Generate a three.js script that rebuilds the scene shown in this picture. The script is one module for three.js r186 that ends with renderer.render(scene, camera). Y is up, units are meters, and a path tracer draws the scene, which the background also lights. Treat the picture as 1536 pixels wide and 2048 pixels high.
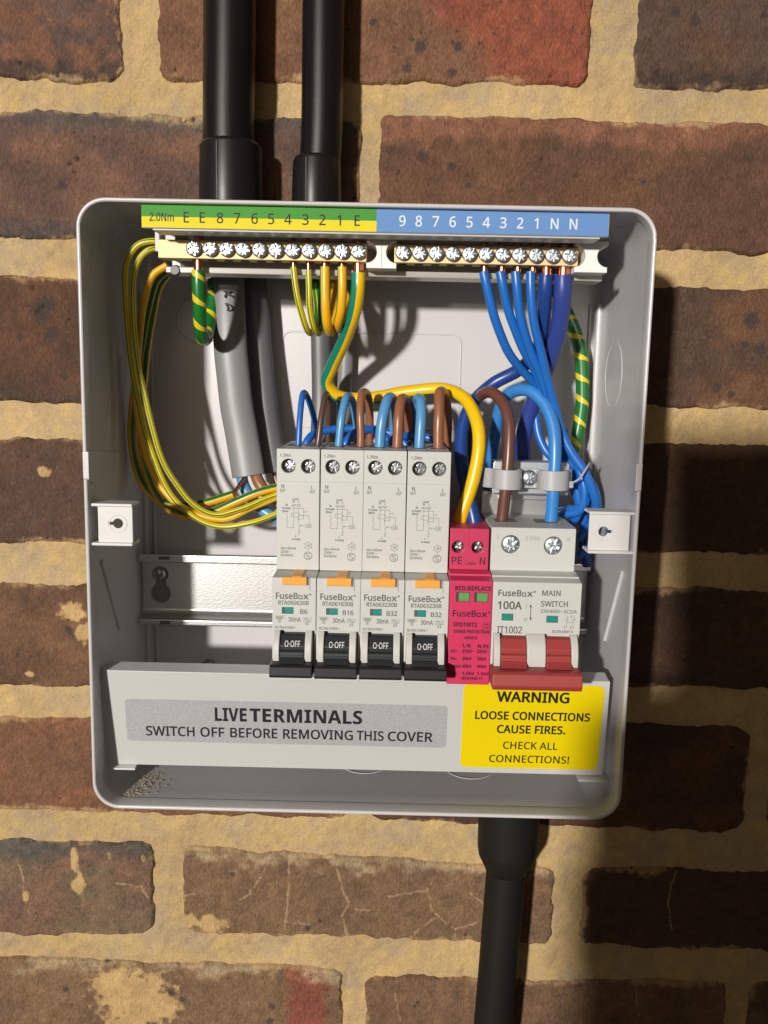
import * as THREE from 'three';
import { RoundedBoxGeometry } from 'three/addons/geometries/RoundedBoxGeometry.js';
import { mergeGeometries, mergeVertices } from 'three/addons/utils/BufferGeometryUtils.js';
import { MarchingCubes } from 'three/addons/objects/MarchingCubes.js';
import { RectAreaLightUniformsLib } from 'three/addons/lights/RectAreaLightUniformsLib.js';
import { Brush, Evaluator, SUBTRACTION } from 'three-bvh-csg';

// ---------------------------------------------------------------- camera, light, exposure (lengths below in millimetres, S turns them into metres)
const S = 0.001, W = 768, H = 1024;
const scene = new THREE.Scene();
scene.background = new THREE.Color().setRGB(0.046, 0.038, 0.028);
scene.environment = null;
const CAM = { f: 1729.19582, p: [11.15792, 55.71531, 429.07322], r: [-0.14561, 0.00577, 0.02164] };
const camera = new THREE.PerspectiveCamera(2 * Math.atan(1024 / CAM.f) * 180 / Math.PI, W / H, 0.004, 20);
camera.rotation.set(...CAM.r, 'XYZ');
camera.position.set(...CAM.p.map((v) => v * S));
camera.updateMatrixWorld(true);
const renderer = new THREE.WebGLRenderer({ antialias: true });
renderer.setSize(W, H);
renderer.toneMapping = THREE.LinearToneMapping;
renderer.toneMappingExposure = 1;
renderer.shadowMap.enabled = true;
RectAreaLightUniformsLib.init();
// a lamp standing off to the upper left, the only strong light
const torch = new THREE.SpotLight(new THREE.Color().setRGB(1, 0.95, 0.88), 116, 0, 0.16, 0.5, 2);
torch.position.set(-2.0, 0.86, 5.0);
torch.target.position.set(-0.02, -0.02, 0);
torch.castShadow = true; torch.shadow.radius = 7; torch.shadow.mapSize.set(2048, 2048);
scene.add(torch, torch.target);
// a dim warm room lamp high behind the photographer
const roomLamp = new THREE.RectAreaLight(new THREE.Color().setRGB(1, 0.84, 0.65), 0.68, 1.6, 1.2);
roomLamp.position.set(-0.5, 0.5, 1.9); roomLamp.lookAt(0, 0, 0);
scene.add(roomLamp);

// ---------------------------------------------------------------- helpers
const V = (x, y, z) => new THREE.Vector3(x, y, z);
const rng = (seed) => () => { seed = (seed + 0x6D2B79F5) | 0; let t = Math.imul(seed ^ (seed >>> 15), 1 | seed); t = (t + Math.imul(t ^ (t >>> 7), 61 | t)) ^ t; return ((t ^ (t >>> 14)) >>> 0) / 4294967296; };
const HT = (() => { const r = rng(77), a = new Float32Array(65536); for (let i = 0; i < 65536; i++) a[i] = r(); return a; })();
function vn(x, y) { // value noise 0..1
  const xi = Math.floor(x), yi = Math.floor(y); let u = x - xi, v = y - yi; u = u * u * (3 - 2 * u); v = v * v * (3 - 2 * v);
  const a = (xi & 255), b = ((xi + 1) & 255), c = (yi & 255) << 8, d = ((yi + 1) & 255) << 8;
  const p = HT[a + c] + (HT[b + c] - HT[a + c]) * u, q = HT[a + d] + (HT[b + d] - HT[a + d]) * u;
  return p + (q - p) * v;
}
const fbm = (x, y, o = 4) => { let s = 0, a = 0.5, n = 0; for (let i = 0; i < o; i++) { s += a * vn(x, y); n += a; a *= 0.5; x = x * 2.03 + 17.3; y = y * 2.03 + 9.1; } return s / n; };
const sm = (a, b, t) => { t = Math.min(1, Math.max(0, (t - a) / (b - a))); return t * t * (3 - 2 * t); };
const RM = new THREE.Matrix4().makeRotationFromEuler(camera.rotation);
const ray = (px, py) => V((px - 768) / CAM.f, -(py - 1024) / CAM.f, -1).applyMatrix4(RM);
const at = (px, py, z) => { const d = ray(px, py), t = (z - CAM.p[2]) / d.z; return V(CAM.p[0] + d.x * t, CAM.p[1] + d.y * t, z); };
const atY = (px, py, y) => { const d = ray(px, py), t = (y - CAM.p[1]) / d.y; return V(CAM.p[0] + d.x * t, y, CAM.p[2] + d.z * t); };
const BASE = new Map(), COUNT = {};
const numbered = (n) => { COUNT[n] = (COUNT[n] || 0) + 1; return COUNT[n] === 1 ? n : n + '_' + String(COUNT[n] - 1).padStart(3, '0'); };
function thing(name, label, category, base, group, kind) {
  const o = new THREE.Group(); o.name = numbered(name); o.position.set(base[0] * S, base[1] * S, base[2] * S);
  o.userData = kind ? { kind } : {};
  if (label) o.userData.label = label;
  if (category) o.userData.category = category;
  if (group) o.userData.group = group;
  BASE.set(o, base); scene.add(o); return o;
}
const baseOf = (p) => { while (p) { if (BASE.has(p)) return BASE.get(p); p = p.parent; } return [0, 0, 0]; };
function shade(m) { m.castShadow = m.receiveShadow = true; return m; }
function part(name, geo, mat, parent, label) { // geometry in world millimetres
  if (Array.isArray(geo)) geo = merge(geo);
  const b = baseOf(parent); geo = geo.clone(); geo.translate(-b[0], -b[1], -b[2]); geo.scale(S, S, S);
  const m = shade(new THREE.Mesh(geo, mat)); m.name = name; parent.add(m);
  if (label) m.userData.label = label;
  return m;
}
function place(name, geoM, mat, parent, p, rotZ = 0, k = 1) { // shared geometry already in metres, placed at world millimetres
  const b = baseOf(parent), m = shade(new THREE.Mesh(geoM, mat)); m.name = name;
  m.position.set((p.x - b[0]) * S, (p.y - b[1]) * S, (p.z - b[2]) * S); m.rotation.z = rotZ; m.scale.setScalar(k); parent.add(m); return m;
}
const clean = (g) => { g = g.index ? g.toNonIndexed() : g.clone(); for (const k of Object.keys(g.attributes)) if (!['position', 'normal', 'uv'].includes(k)) g.deleteAttribute(k); g.clearGroups(); return g; };
const merge = (a) => mergeGeometries(a.map(clean));
const box = (x0, x1, y0, y1, z0, z1, r = 0.3) => { const g = new RoundedBoxGeometry(x1 - x0, y1 - y0, z1 - z0, 2, Math.min(r, (x1 - x0) / 2.1, (y1 - y0) / 2.1, (z1 - z0) / 2.1)); g.translate((x0 + x1) / 2, (y0 + y1) / 2, (z0 + z1) / 2); return g; };
function roundPoly(pts, r) { // pts: [a, b, radius?]
  const s = new THREE.Shape(), n = pts.length;
  pts.forEach((p, i) => {
    const a = pts[(i + n - 1) % n], c = pts[(i + 1) % n], rr = p[2] ?? r;
    const d1 = Math.hypot(a[0] - p[0], a[1] - p[1]), d2 = Math.hypot(c[0] - p[0], c[1] - p[1]), k1 = Math.min(rr, d1 * 0.45) / d1, k2 = Math.min(rr, d2 * 0.45) / d2;
    const q1 = [p[0] + (a[0] - p[0]) * k1, p[1] + (a[1] - p[1]) * k1], q2 = [p[0] + (c[0] - p[0]) * k2, p[1] + (c[1] - p[1]) * k2];
    i ? s.lineTo(...q1) : s.moveTo(...q1); s.quadraticCurveTo(p[0], p[1], ...q2);
  });
  s.closePath(); return s;
}
const rrect = (x0, x1, y0, y1, r) => roundPoly([[x0, y0], [x1, y0], [x1, y1], [x0, y1]], r);
function extr(prof, x0, x1, r = 0.5, bev = 0.25, cs = 5) { // profile of [y, z] points, run along x
  const g = new THREE.ExtrudeGeometry(roundPoly(prof.map((p) => [-p[1], p[0], ...(p.length > 2 ? [p[2]] : [])]), r), { depth: x1 - x0 - 2 * bev, bevelEnabled: bev > 0, bevelThickness: bev, bevelSize: bev, bevelOffset: -bev, bevelSegments: 2, curveSegments: cs });
  g.rotateY(Math.PI / 2); g.translate(x0 + bev, 0, 0); return g;
}
function slab(shape, z0, z1, bev = 0.25, cs = 10) { // flat shape in x, y with thickness
  const g = new THREE.ExtrudeGeometry(shape, { depth: z1 - z0 - 2 * bev, bevelEnabled: bev > 0, bevelThickness: bev, bevelSize: bev, bevelOffset: -bev, bevelSegments: 2, curveSegments: cs });
  g.translate(0, 0, z0 + bev); return g;
}
const hole = (x, y, r) => { const p = new THREE.Path(); p.absarc(x, y, r, 0, Math.PI * 2, true); return p; };
function cyl(a, b, r0, r1 = r0, seg = 20) { const g = new THREE.CylinderGeometry(r1, r0, a.distanceTo(b), seg, 1); g.applyQuaternion(new THREE.Quaternion().setFromUnitVectors(V(0, 1, 0), b.clone().sub(a).normalize())); g.translate((a.x + b.x) / 2, (a.y + b.y) / 2, (a.z + b.z) / 2); return g; }
function uvPlanar(g, x0, y0, w, h) { const p = g.attributes.position, u = new Float32Array(p.count * 2); for (let i = 0; i < p.count; i++) { u[2 * i] = (p.getX(i) - x0) / w; u[2 * i + 1] = (p.getY(i) - y0) / h; } g.setAttribute('uv', new THREE.BufferAttribute(u, 2)); return g; }
function sweep(pts, r, o = {}) { // tube with end caps; v = 0 faces the front; u in units of 10 mm
  const c = new THREE.CatmullRomCurve3(pts, false, 'centripetal'), len = c.getLength(), n = Math.max(8, Math.ceil(len / (o.step || 1.3))), rad = o.rad || 16;
  const q0 = pts[0].x * 3.7 + pts[0].y, P = [], N = [], U = [], I = [], fr = V(0, 0, 1), t = V(), bn = V(), nn = V(), rAt = typeof r === 'function' ? r : () => r, ry = o.flat || 1;
  c.arcLengthDivisions = 400; c.updateArcLengths();
  for (let i = 0; i <= n; i++) {
    c.getTangentAt(i / n, t); const q = c.getPointAt(i / n); if (o.wob) { const k = o.wob * Math.min(1, 6 * i / n, 6 * (n - i) / n), a = i / n * len / 14 + q0; q.x += k * (vn(a, 3.5) - 0.5); q.y += k * (vn(a, 9.5) - 0.5); q.z += k * (vn(a, 21.5) - 0.5); }
    fr.addScaledVector(t, -fr.dot(t)); if (fr.lengthSq() < 1e-6) fr.set(1, 0, 0).addScaledVector(t, -t.x); fr.normalize(); bn.crossVectors(t, fr);
    const rr = rAt(i / n), rot = (o.twist || 0) * i / n;
    for (let j = 0; j <= rad; j++) {
      const f = j / rad * Math.PI * 2, a = Math.cos(f), b = Math.sin(f);
      P.push(q.x + rr * (fr.x * a * ry + bn.x * b), q.y + rr * (fr.y * a * ry + bn.y * b), q.z + rr * (fr.z * a * ry + bn.z * b));
      nn.set(fr.x * a / ry + bn.x * b, fr.y * a / ry + bn.y * b, fr.z * a / ry + bn.z * b).normalize(); N.push(nn.x, nn.y, nn.z); U.push(i / n * len / 10, j / rad + rot + (o.phase || 0));
    }
  }
  for (let i = 0; i < n; i++) for (let j = 0; j < rad; j++) { const a = i * (rad + 1) + j, b = a + rad + 1; I.push(a, a + 1, b, b, a + 1, b + 1); }
  for (const e of [0, n]) { const q = c.getPointAt(e / n), k = P.length / 3; c.getTangentAt(e / n, t); if (!e) t.negate(); P.push(q.x, q.y, q.z); N.push(t.x, t.y, t.z); U.push(0, 0); for (let j = 0; j <= rad; j++) { const s = (e * (rad + 1) + j) * 3; P.push(P[s], P[s + 1], P[s + 2]); N.push(t.x, t.y, t.z); U.push(0, 0); } for (let j = 0; j < rad; j++) e ? I.push(k, k + 1 + j, k + 2 + j) : I.push(k, k + 2 + j, k + 1 + j); }
  const g = new THREE.BufferGeometry(); g.setAttribute('position', new THREE.Float32BufferAttribute(P, 3)); g.setAttribute('normal', new THREE.Float32BufferAttribute(N, 3)); g.setAttribute('uv', new THREE.Float32BufferAttribute(U, 2)); g.setIndex(I); return g;
}
function dataTex(w, h, fn, srgb = true) {
  const d = new Uint8Array(w * h * 4), c = [0, 0, 0];
  for (let y = 0; y < h; y++) for (let x = 0; x < w; x++) { fn(x, y, c); const k = (y * w + x) * 4; d[k] = c[0] < 0 ? 0 : c[0] > 255 ? 255 : c[0]; d[k + 1] = c[1] < 0 ? 0 : c[1] > 255 ? 255 : c[1]; d[k + 2] = c[2] < 0 ? 0 : c[2] > 255 ? 255 : c[2]; d[k + 3] = 255; }
  const t = new THREE.DataTexture(d, w, h); t.magFilter = t.minFilter = THREE.LinearFilter; t.wrapS = t.wrapT = THREE.RepeatWrapping; if (srgb) t.colorSpace = THREE.SRGBColorSpace; t.needsUpdate = true; return t;
}
function printTex(w, h, k, draw) { // canvas measured in millimetres, origin at the top left
  const c = document.createElement('canvas'); c.width = Math.round(w * k); c.height = Math.round(h * k); const g = c.getContext('2d'); g.scale(c.width / w, c.height / h); draw(g, w, h);
  const t = new THREE.CanvasTexture(c); t.colorSpace = THREE.SRGBColorSpace; t.magFilter = THREE.LinearFilter; t.anisotropy = 8; return t;
}
function T(g, s, x, y, cap, w, o = {}) { // text with its left edge at x, baseline y, cap height and width in mm
  const px = 40; g.save(); g.translate(x, y); const k = cap / (0.714 * px); g.scale(k, k); g.font = `${o.bold ? 'bold ' : ''}${px}px sans-serif`; const m = g.measureText(s).width;
  const fit = w ? w / k / m : 1; g.scale(fit, 1); if (o.mid) g.translate(-m / 2, 0); g.fillText(s, 0, 0);
  if (o.fat !== 0) { g.lineWidth = (o.fat || 0.05 + cap * 0.025) / k; g.strokeStyle = g.fillStyle; g.lineJoin = 'round'; g.strokeText(s, 0, 0); }
  g.restore();
}
function L(g, w, ...p) { g.lineWidth = w; g.beginPath(); g.moveTo(p[0], p[1]); for (let i = 2; i < p.length; i += 2) g.lineTo(p[i], p[i + 1]); g.stroke(); }
function brand(g, x, y, cap, w) { // the maker's name, whose o is an open square
  const a = w * 0.69, b = w * 0.168; T(g, 'FuseB', x, y, cap, a, { fat: 0.16 }); g.lineWidth = cap * 0.16; const q = cap * 0.56;
  L(g, cap * 0.15, x + a + b * 0.1 + q * 0.62, y - q - 0.1, x + a + b * 0.1 + 0.1, y - q - 0.1, x + a + b * 0.1 + 0.1, y - 0.1, x + a + b * 0.1 + q, y - 0.1, x + a + b * 0.1 + q, y - q * 0.95, x + a + b * 0.1 + q * 0.5, y - q * 0.95);
  T(g, 'x', x + a + b * 0.9, y, cap, w * 0.16, { fat: 0.16 });
  g.lineWidth = 0.12; g.beginPath(); g.arc(x + w + 0.7, y - cap * 0.8, 0.42, 0, 6.283); g.stroke(); g.beginPath(); g.arc(x + w + 0.7, y - cap * 0.8, 0.26, 0, 6.283); g.fill();
}
const std = (rgb, rough, metal = 0, more = {}) => new THREE.MeshStandardMaterial({ color: typeof rgb === 'string' ? new THREE.Color(rgb) : new THREE.Color().setRGB(...rgb), roughness: rough, metalness: metal, ...more });

// fine surface reliefs, shared
const grainBump = dataTex(256, 256, (x, y, c) => { c[0] = c[1] = c[2] = 90 + 120 * HT[((x >> 0) + (y >> 0) * 256) & 65535] * 0.5 + 60 * vn(x / 3, y / 3); }, false);
const tile = (t, rx, ry) => { const c = t.clone(); c.repeat.set(rx, ry); c.needsUpdate = true; return c; };

// ---------------------------------------------------------------- brick wall
const wall = thing('brick_wall', 'old brick wall of brown and red bricks in wide sandy mortar', null, [0, 0, 0], null, 'structure');
// courses: [top, bottom] and the runs of bricks [left, right]; the visible edges follow the photograph
const hash2 = (i, s) => { const v = Math.sin(i * 127.1 + s * 311.7) * 43758.5453; return v - Math.floor(v); };
const P2 = (px, py) => { const q = at(px, py, 0); return [q.x, q.y]; };
const bricks = [];
const B = (x0, x1, yt, yb, c1, c2, o = {}) => bricks.push({ x0: x0 - 2.8, x1: x1 + 2.8, yt: (Array.isArray(yt) ? yt : [yt, yt]).map((v) => v + 2.2), yb: (Array.isArray(yb) ? yb : [yb, yb]).map((v) => v - 2.2), c1, c2, ...o });
const dk = [82, 62, 54], br = [110, 82, 64], rd = [146, 84, 66], pu = [90, 68, 63], hot = [118, 79, 56];
const soft = (c) => { const m = (c[0] + c[1] + c[2]) / 3; return c.map((v, i) => (m + (v - m) * 0.96) * [0.97, 0.985, 0.95][i]); };
B(-222, -8, 346, 282, br, pu); B(4, 218, 346, 282, dk, br);
B(-335, -119, 266, [196, 194], pu, [112, 74, 56], { edge: [62, 50, 44] });
B(-100, 99, 266, [195, 197], [128, 88, 62], [116, 78, 58], { red: [(x, y) => sm(-14, 14, (x - 52) - (218 - y) * -0.9) , [128, 70, 50]], redL: 1, spots: [[840, 95, 3.4], [915, 95, 2.2], [823, 80, 1.3], [905, 87, 1.2], [987, 68, 1.2], [745, 45, 1.6], [788, 95, 1], [958, 88, 0.8], [988, 103, 0.8], [815, 138, 2.4], [905, 145, 2], [842, 66, 0.8]] });
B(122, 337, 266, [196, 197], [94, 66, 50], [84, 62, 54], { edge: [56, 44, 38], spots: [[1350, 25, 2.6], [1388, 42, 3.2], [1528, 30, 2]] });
B(-450, -240, [182, 181], 122, dk, br); B(-222, -7, [181, 178], [122, 122], [118, 82, 66], [90, 66, 58], { edge: [74, 66, 62], topGrey: 1, spots: [[123, 372, 2.6]] , pits: [[155, 318, 1.1], [140, 328, 0.9], [150, 345, 0.8], [367, 240, 1.4], [385, 241, 1.2]] });
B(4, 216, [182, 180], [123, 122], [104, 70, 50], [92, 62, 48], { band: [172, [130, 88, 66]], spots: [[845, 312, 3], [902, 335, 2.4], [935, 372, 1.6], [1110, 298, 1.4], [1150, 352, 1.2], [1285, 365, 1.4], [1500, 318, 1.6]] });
B(-335, -119, [104, 103], 44.5, [92, 60, 42], [76, 52, 40], { spots: [[80, 625, 5.5], [95, 610, 4], [105, 670, 4], [40, 675, 2], [130, 755, 2]], edge: [70, 54, 46] });
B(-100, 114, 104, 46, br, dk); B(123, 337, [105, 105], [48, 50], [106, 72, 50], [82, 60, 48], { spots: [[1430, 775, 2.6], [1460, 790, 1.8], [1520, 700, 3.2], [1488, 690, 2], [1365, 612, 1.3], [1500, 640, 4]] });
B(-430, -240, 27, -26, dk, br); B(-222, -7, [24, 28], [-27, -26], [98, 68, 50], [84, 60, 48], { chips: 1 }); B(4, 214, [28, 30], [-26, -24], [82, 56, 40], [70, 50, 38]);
B(-335, -119, [-50, -48], [-103, -102], [112, 78, 56], [98, 68, 50], { chips: 1, smear: [[145, 1225, 7, 5], [170, 1265, 4, 5]], spots: [[138, 1262, 2.4], [35, 1310, 0.9], [60, 1313, 0.9], [76, 1310, 0.9]] });
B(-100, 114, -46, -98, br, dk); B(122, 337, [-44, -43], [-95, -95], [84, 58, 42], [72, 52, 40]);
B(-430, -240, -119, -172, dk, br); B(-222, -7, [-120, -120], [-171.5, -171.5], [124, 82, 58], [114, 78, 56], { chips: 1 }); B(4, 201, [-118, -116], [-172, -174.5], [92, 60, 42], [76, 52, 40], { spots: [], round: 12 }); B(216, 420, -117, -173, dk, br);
B(-330, -112, [-190, -189], [-247, -241], [112, 90, 72], [118, 86, 70], { topGrey: 1, smear: [[158, 1768, 3.2, 6], [150, 1722, 1.8, 7], [52, 1790, 1.4, 2.6]], cracks: [[35, 1725, 46, 1755, 47, 1792], [150, 1700, 158, 1760], [230, 1766, 282, 1774, 300, 1800]], spots: [[215, 1715, 1.2]], shells: [[218, 1712, 1.1, 2.2], [286, 1716, 1, 2]] });
B(-94, 103, [-190, -198], [-239, -241], [122, 92, 68], [114, 86, 66], { topPale: 1, cracks: [[546, 1704, 520, 1755, 498, 1788, 478, 1797], [578, 1712, 577, 1790, 566, 1878], [664, 1712, 682, 1770, 696, 1806, 685, 1832, 692, 1878], [567, 1842, 615, 1850], [696, 1818, 740, 1820], [876, 1708, 878, 1735, 856, 1778, 862, 1818, 884, 1838, 910, 1858, 912, 1890], [856, 1780, 776, 1792], [870, 1836, 832, 1862, 818, 1880], [912, 1858, 955, 1844], [940, 1785, 962, 1805], [368, 1790, 402, 1786]], spots: [[466, 1748, 1.6], [616, 1858, 1.8], [640, 1842, 1.2]], smear: [[420, 1848, 8, 5], [385, 1842, 5, 4]] });
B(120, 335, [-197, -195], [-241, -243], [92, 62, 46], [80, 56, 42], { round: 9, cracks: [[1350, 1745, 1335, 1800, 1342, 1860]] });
B(-430, -240, -262, -325, dk, br); B(-222, -10, [-257, -259], -325, [124, 93, 68], [112, 84, 64], { redR: [-38, [126, 66, 50]], topPale: 1, smear: [[270, 1990, 20, 14], [230, 1965, 14, 7], [310, 2010, 11, 13], [258, 2045, 12, 12]], spots: [[215, 1920, 2], [132, 1978, 1.6], [188, 1970, 2], [343, 1986, 1.8], [365, 1998, 1.8], [545, 2012, 2], [540, 2040, 2.2]] });
B(5, 200, [-264, -262], -325, [120, 88, 66], [110, 80, 60], { cracks: [[790, 1985, 800, 2040], [1270, 1960, 1275, 2030]], spots: [[835, 2003, 1.4], [828, 2012, 1.2]] }); B(214, 420, -262, -325, dk, br);
B(-335, -112, -341, -400, br, dk); B(-94, 108, -341, -400, dk, br); B(122, 337, -341, -400, br, dk);

// mortar: one rough sheet that the brick faces stand out of
const mortarZ = (x, y) => -1.45 + 2.2 * (fbm(x / 18 + 40, y / 18, 3) - 0.5) + 1.2 * (fbm(x / 3.2, y / 3.2 + 70, 4) - 0.5);
{
  const x0 = -300, x1 = 320, y0 = -372, y1 = 320, nx = 560, ny = 620, g = new THREE.PlaneGeometry(x1 - x0, y1 - y0, nx, ny); g.translate((x0 + x1) / 2, (y0 + y1) / 2, 0);
  const p = g.attributes.position; for (let i = 0; i < p.count; i++) p.setZ(i, mortarZ(p.getX(i), p.getY(i))); g.computeVertexNormals();
  const N = 1400, tex = dataTex(N, N, (x, y, c) => {
    const X = x0 + (x1 - x0) * x / N, Y = y0 + (y1 - y0) * y / N; const a = fbm(X / 34, Y / 34, 3), b = fbm(X / 5 + 9, Y / 5, 3), d = HT[(x * 7 + y * 131) & 65535], e = vn(X / 0.9, Y / 0.9);
    let k = 0.9 + 0.16 * (a - 0.5) + 0.13 * (b - 0.5) + 0.07 * (d - 0.5) + 0.07 * (e - 0.5); const gy = sm(0.5, 0.75, fbm(X / 22 + 300, Y / 22 + 30, 3));
    const grit = vn(X / 1.7 + 50, Y / 1.7) > 0.965 ? 0.84 : 1; k *= grit;
    c[0] = (201 - 10 * gy) * k; c[1] = (171 - 5 * gy) * k; c[2] = (124 + 6 * gy - 10 * sm(0.45, 0.8, b)) * k;
  });
  part('mortar', g, std([1, 1, 1], 0.95, 0, { map: tex, bumpMap: tile(grainBump, 10, 11), bumpScale: 0.0009 }), wall);
}
const brickBump = dataTex(512, 512, (x, y, c) => { const v = 120 * vn(x / 3.1, y / 6.5) + 80 * vn(x / 1.5, y / 2.6 + 9) + 55 * HT[(x + y * 517) & 65535]; c[0] = c[1] = c[2] = v; }, false);
bricks.forEach((b, bi) => {
  if (b.x0 > 320 || b.x1 < -300) return;
  b.x0 = Math.max(b.x0, -300 - 20); b.x1 = Math.min(b.x1, 340);
  const w = b.x1 - b.x0, hL = b.yt[0] - b.yb[0], inView = b.x1 > -205 && b.x0 < 230 && b.yt[0] > -300 && b.yb[0] < 240, st = inView ? 0.85 : 2.4;
  const nx = Math.round(w / st), ny = Math.round(hL / st), g = new THREE.PlaneGeometry(1, 1, nx, ny), p = g.attributes.position, uv = g.attributes.uv, rc = b.round || 5 + 4 * hash2(bi, 3), ed = 2.4;
  const spots = (b.spots || []).map((s) => [...P2(s[0], s[1]), s[2]]), pits = (b.pits || []).map((s) => [...P2(s[0], s[1]), s[2]]), smear = (b.smear || []).map((s) => [...P2(s[0], s[1]), s[2], s[3]]), shells = (b.shells || []).map((s) => [...P2(s[0], s[1]), s[2], s[3]]);
  const cracks = []; for (const c of b.cracks || []) for (let i = 0; i + 3 < c.length; i += 2) cracks.push([...P2(c[i], c[i + 1]), ...P2(c[i + 2], c[i + 3]), c.length]);
  const r = rng(500 + bi * 31); for (let i = 0; i < 16; i++) pits.push([b.x0 + r() * w, b.yb[0] + r() * hL, 0.35 + 0.5 * r()]);
  if (inView) for (let i = 0; i < 14; i++) spots.push([b.x0 + r() * w, b.yb[0] + r() * hL, 0.3 + 0.7 * r() * r()]);
  if (b.chips) for (let i = 0; i < 7; i++) smear.push([b.x0 + r() * w, b.yb[0] + r() * hL, 1.2 + 2.4 * r(), 1 + 2 * r()]);
  const smearAt = (x, y) => { let m = 0; for (const s of smear) { const d = Math.hypot((x - s[0]) / s[2], (y - s[1]) / s[3]); if (d < 2.2) m = Math.max(m, sm(1.3, 0.75, d + 1.6 * (fbm(x / 3.2 + 3, y / 3.2, 4) - 0.5))); } return m; };
  const sag = 4 + 5 * hash2(bi, 8);
  for (let i = 0; i < p.count; i++) {
    const u = p.getX(i) + 0.5, v = p.getY(i) + 0.5, yT = b.yt[0] + (b.yt[1] - b.yt[0]) * u, yB = b.yb[0] + (b.yb[1] - b.yb[0]) * u;
    let x = b.x0 + w * u, y = yB + (yT - yB) * v; const dx = Math.min(x - b.x0, b.x1 - x), dy = Math.min(y - yB, yT - y), e = Math.min(dx, dy);
    if (dx < rc && dy < rc) { const cx = x < b.x0 + rc ? b.x0 + rc : b.x1 - rc, cy = y < yB + rc ? yB + rc : yT - rc, qx = x - cx, qy = y - cy, m = Math.max(Math.abs(qx), Math.abs(qy)), l = Math.hypot(qx, qy) || 1; x = cx + qx * m / l; y = cy + qy * m / l; }
    const f = sm(14, 0, e); x += f * 3.0 * (fbm(y / 10 + bi * 7, x / 60, 5) - 0.5) + f * 0.6 * (vn(x / 1.9 + bi, y / 1.9) - 0.5); y += f * 4.2 * (fbm(x / 14 + bi * 5, y / 40, 5) - 0.5) + f * 0.6 * (vn(x / 1.7, y / 1.7 + bi) - 0.5);
    let z = 0.35 + 1.1 * (fbm(x / sag / 4, y / 18 + bi, 3) - 0.5) + 0.75 * (fbm(x / 3.0 + bi, y / 3.6, 4) - 0.5) - 6 * Math.pow(1 - sm(0, ed + 2.2 * vn(x / 5 + bi, y / 5), e), 1.6);
    for (const s of pits) { const d = Math.hypot(x - s[0], (y - s[1])) / s[2]; if (d < 1.6) z -= 1.6 * sm(1.5, 0.5, d) * Math.min(1, s[2]); }
    if (smear.length) z += 0.5 * smearAt(x, y);
    p.setXYZ(i, x, y, z); uv.setXY(i, u, v);
  }
  g.computeVertexNormals();
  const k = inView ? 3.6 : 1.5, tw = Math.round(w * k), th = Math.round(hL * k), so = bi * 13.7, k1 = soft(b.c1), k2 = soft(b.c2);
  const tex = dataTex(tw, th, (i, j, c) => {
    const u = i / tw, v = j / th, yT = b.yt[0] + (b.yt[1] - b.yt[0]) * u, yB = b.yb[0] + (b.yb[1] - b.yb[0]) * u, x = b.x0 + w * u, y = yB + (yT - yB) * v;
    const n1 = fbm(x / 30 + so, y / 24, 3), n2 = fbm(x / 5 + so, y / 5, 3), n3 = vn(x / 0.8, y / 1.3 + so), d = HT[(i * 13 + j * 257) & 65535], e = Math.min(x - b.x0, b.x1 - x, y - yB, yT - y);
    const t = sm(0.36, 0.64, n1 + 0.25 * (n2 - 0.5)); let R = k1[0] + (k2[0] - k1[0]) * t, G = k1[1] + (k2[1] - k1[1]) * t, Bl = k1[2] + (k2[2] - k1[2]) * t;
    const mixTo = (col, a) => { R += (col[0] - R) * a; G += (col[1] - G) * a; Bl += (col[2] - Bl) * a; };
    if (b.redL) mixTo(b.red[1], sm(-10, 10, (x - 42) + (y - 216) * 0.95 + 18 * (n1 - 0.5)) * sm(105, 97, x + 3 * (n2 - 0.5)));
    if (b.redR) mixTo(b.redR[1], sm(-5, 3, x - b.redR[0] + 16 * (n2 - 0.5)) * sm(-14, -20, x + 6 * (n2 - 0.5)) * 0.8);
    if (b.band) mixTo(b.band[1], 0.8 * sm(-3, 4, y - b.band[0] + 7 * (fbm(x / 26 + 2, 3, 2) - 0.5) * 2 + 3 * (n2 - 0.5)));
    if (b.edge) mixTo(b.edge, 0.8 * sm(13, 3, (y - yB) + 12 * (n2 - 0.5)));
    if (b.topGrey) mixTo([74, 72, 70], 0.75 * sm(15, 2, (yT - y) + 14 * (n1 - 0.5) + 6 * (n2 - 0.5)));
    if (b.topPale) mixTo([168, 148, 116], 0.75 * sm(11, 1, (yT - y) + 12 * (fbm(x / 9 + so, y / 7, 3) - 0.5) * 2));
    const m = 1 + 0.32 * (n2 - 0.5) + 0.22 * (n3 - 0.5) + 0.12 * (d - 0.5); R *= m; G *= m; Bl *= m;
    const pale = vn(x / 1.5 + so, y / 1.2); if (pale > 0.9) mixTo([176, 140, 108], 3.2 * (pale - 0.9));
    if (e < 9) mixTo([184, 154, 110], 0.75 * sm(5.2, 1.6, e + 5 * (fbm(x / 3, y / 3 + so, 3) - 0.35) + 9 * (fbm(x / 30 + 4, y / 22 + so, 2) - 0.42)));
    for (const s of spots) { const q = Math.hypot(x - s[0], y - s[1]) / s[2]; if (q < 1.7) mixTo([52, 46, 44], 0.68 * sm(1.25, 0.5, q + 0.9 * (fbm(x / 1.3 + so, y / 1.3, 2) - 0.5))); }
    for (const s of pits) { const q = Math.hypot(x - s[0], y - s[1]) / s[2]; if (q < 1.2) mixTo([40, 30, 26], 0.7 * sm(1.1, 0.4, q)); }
    if (smear.length) mixTo([198 + 40 * (n2 - 0.5), 166 + 40 * (n2 - 0.5), 112 + 30 * (n2 - 0.5)], 0.82 * smearAt(x, y));
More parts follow.
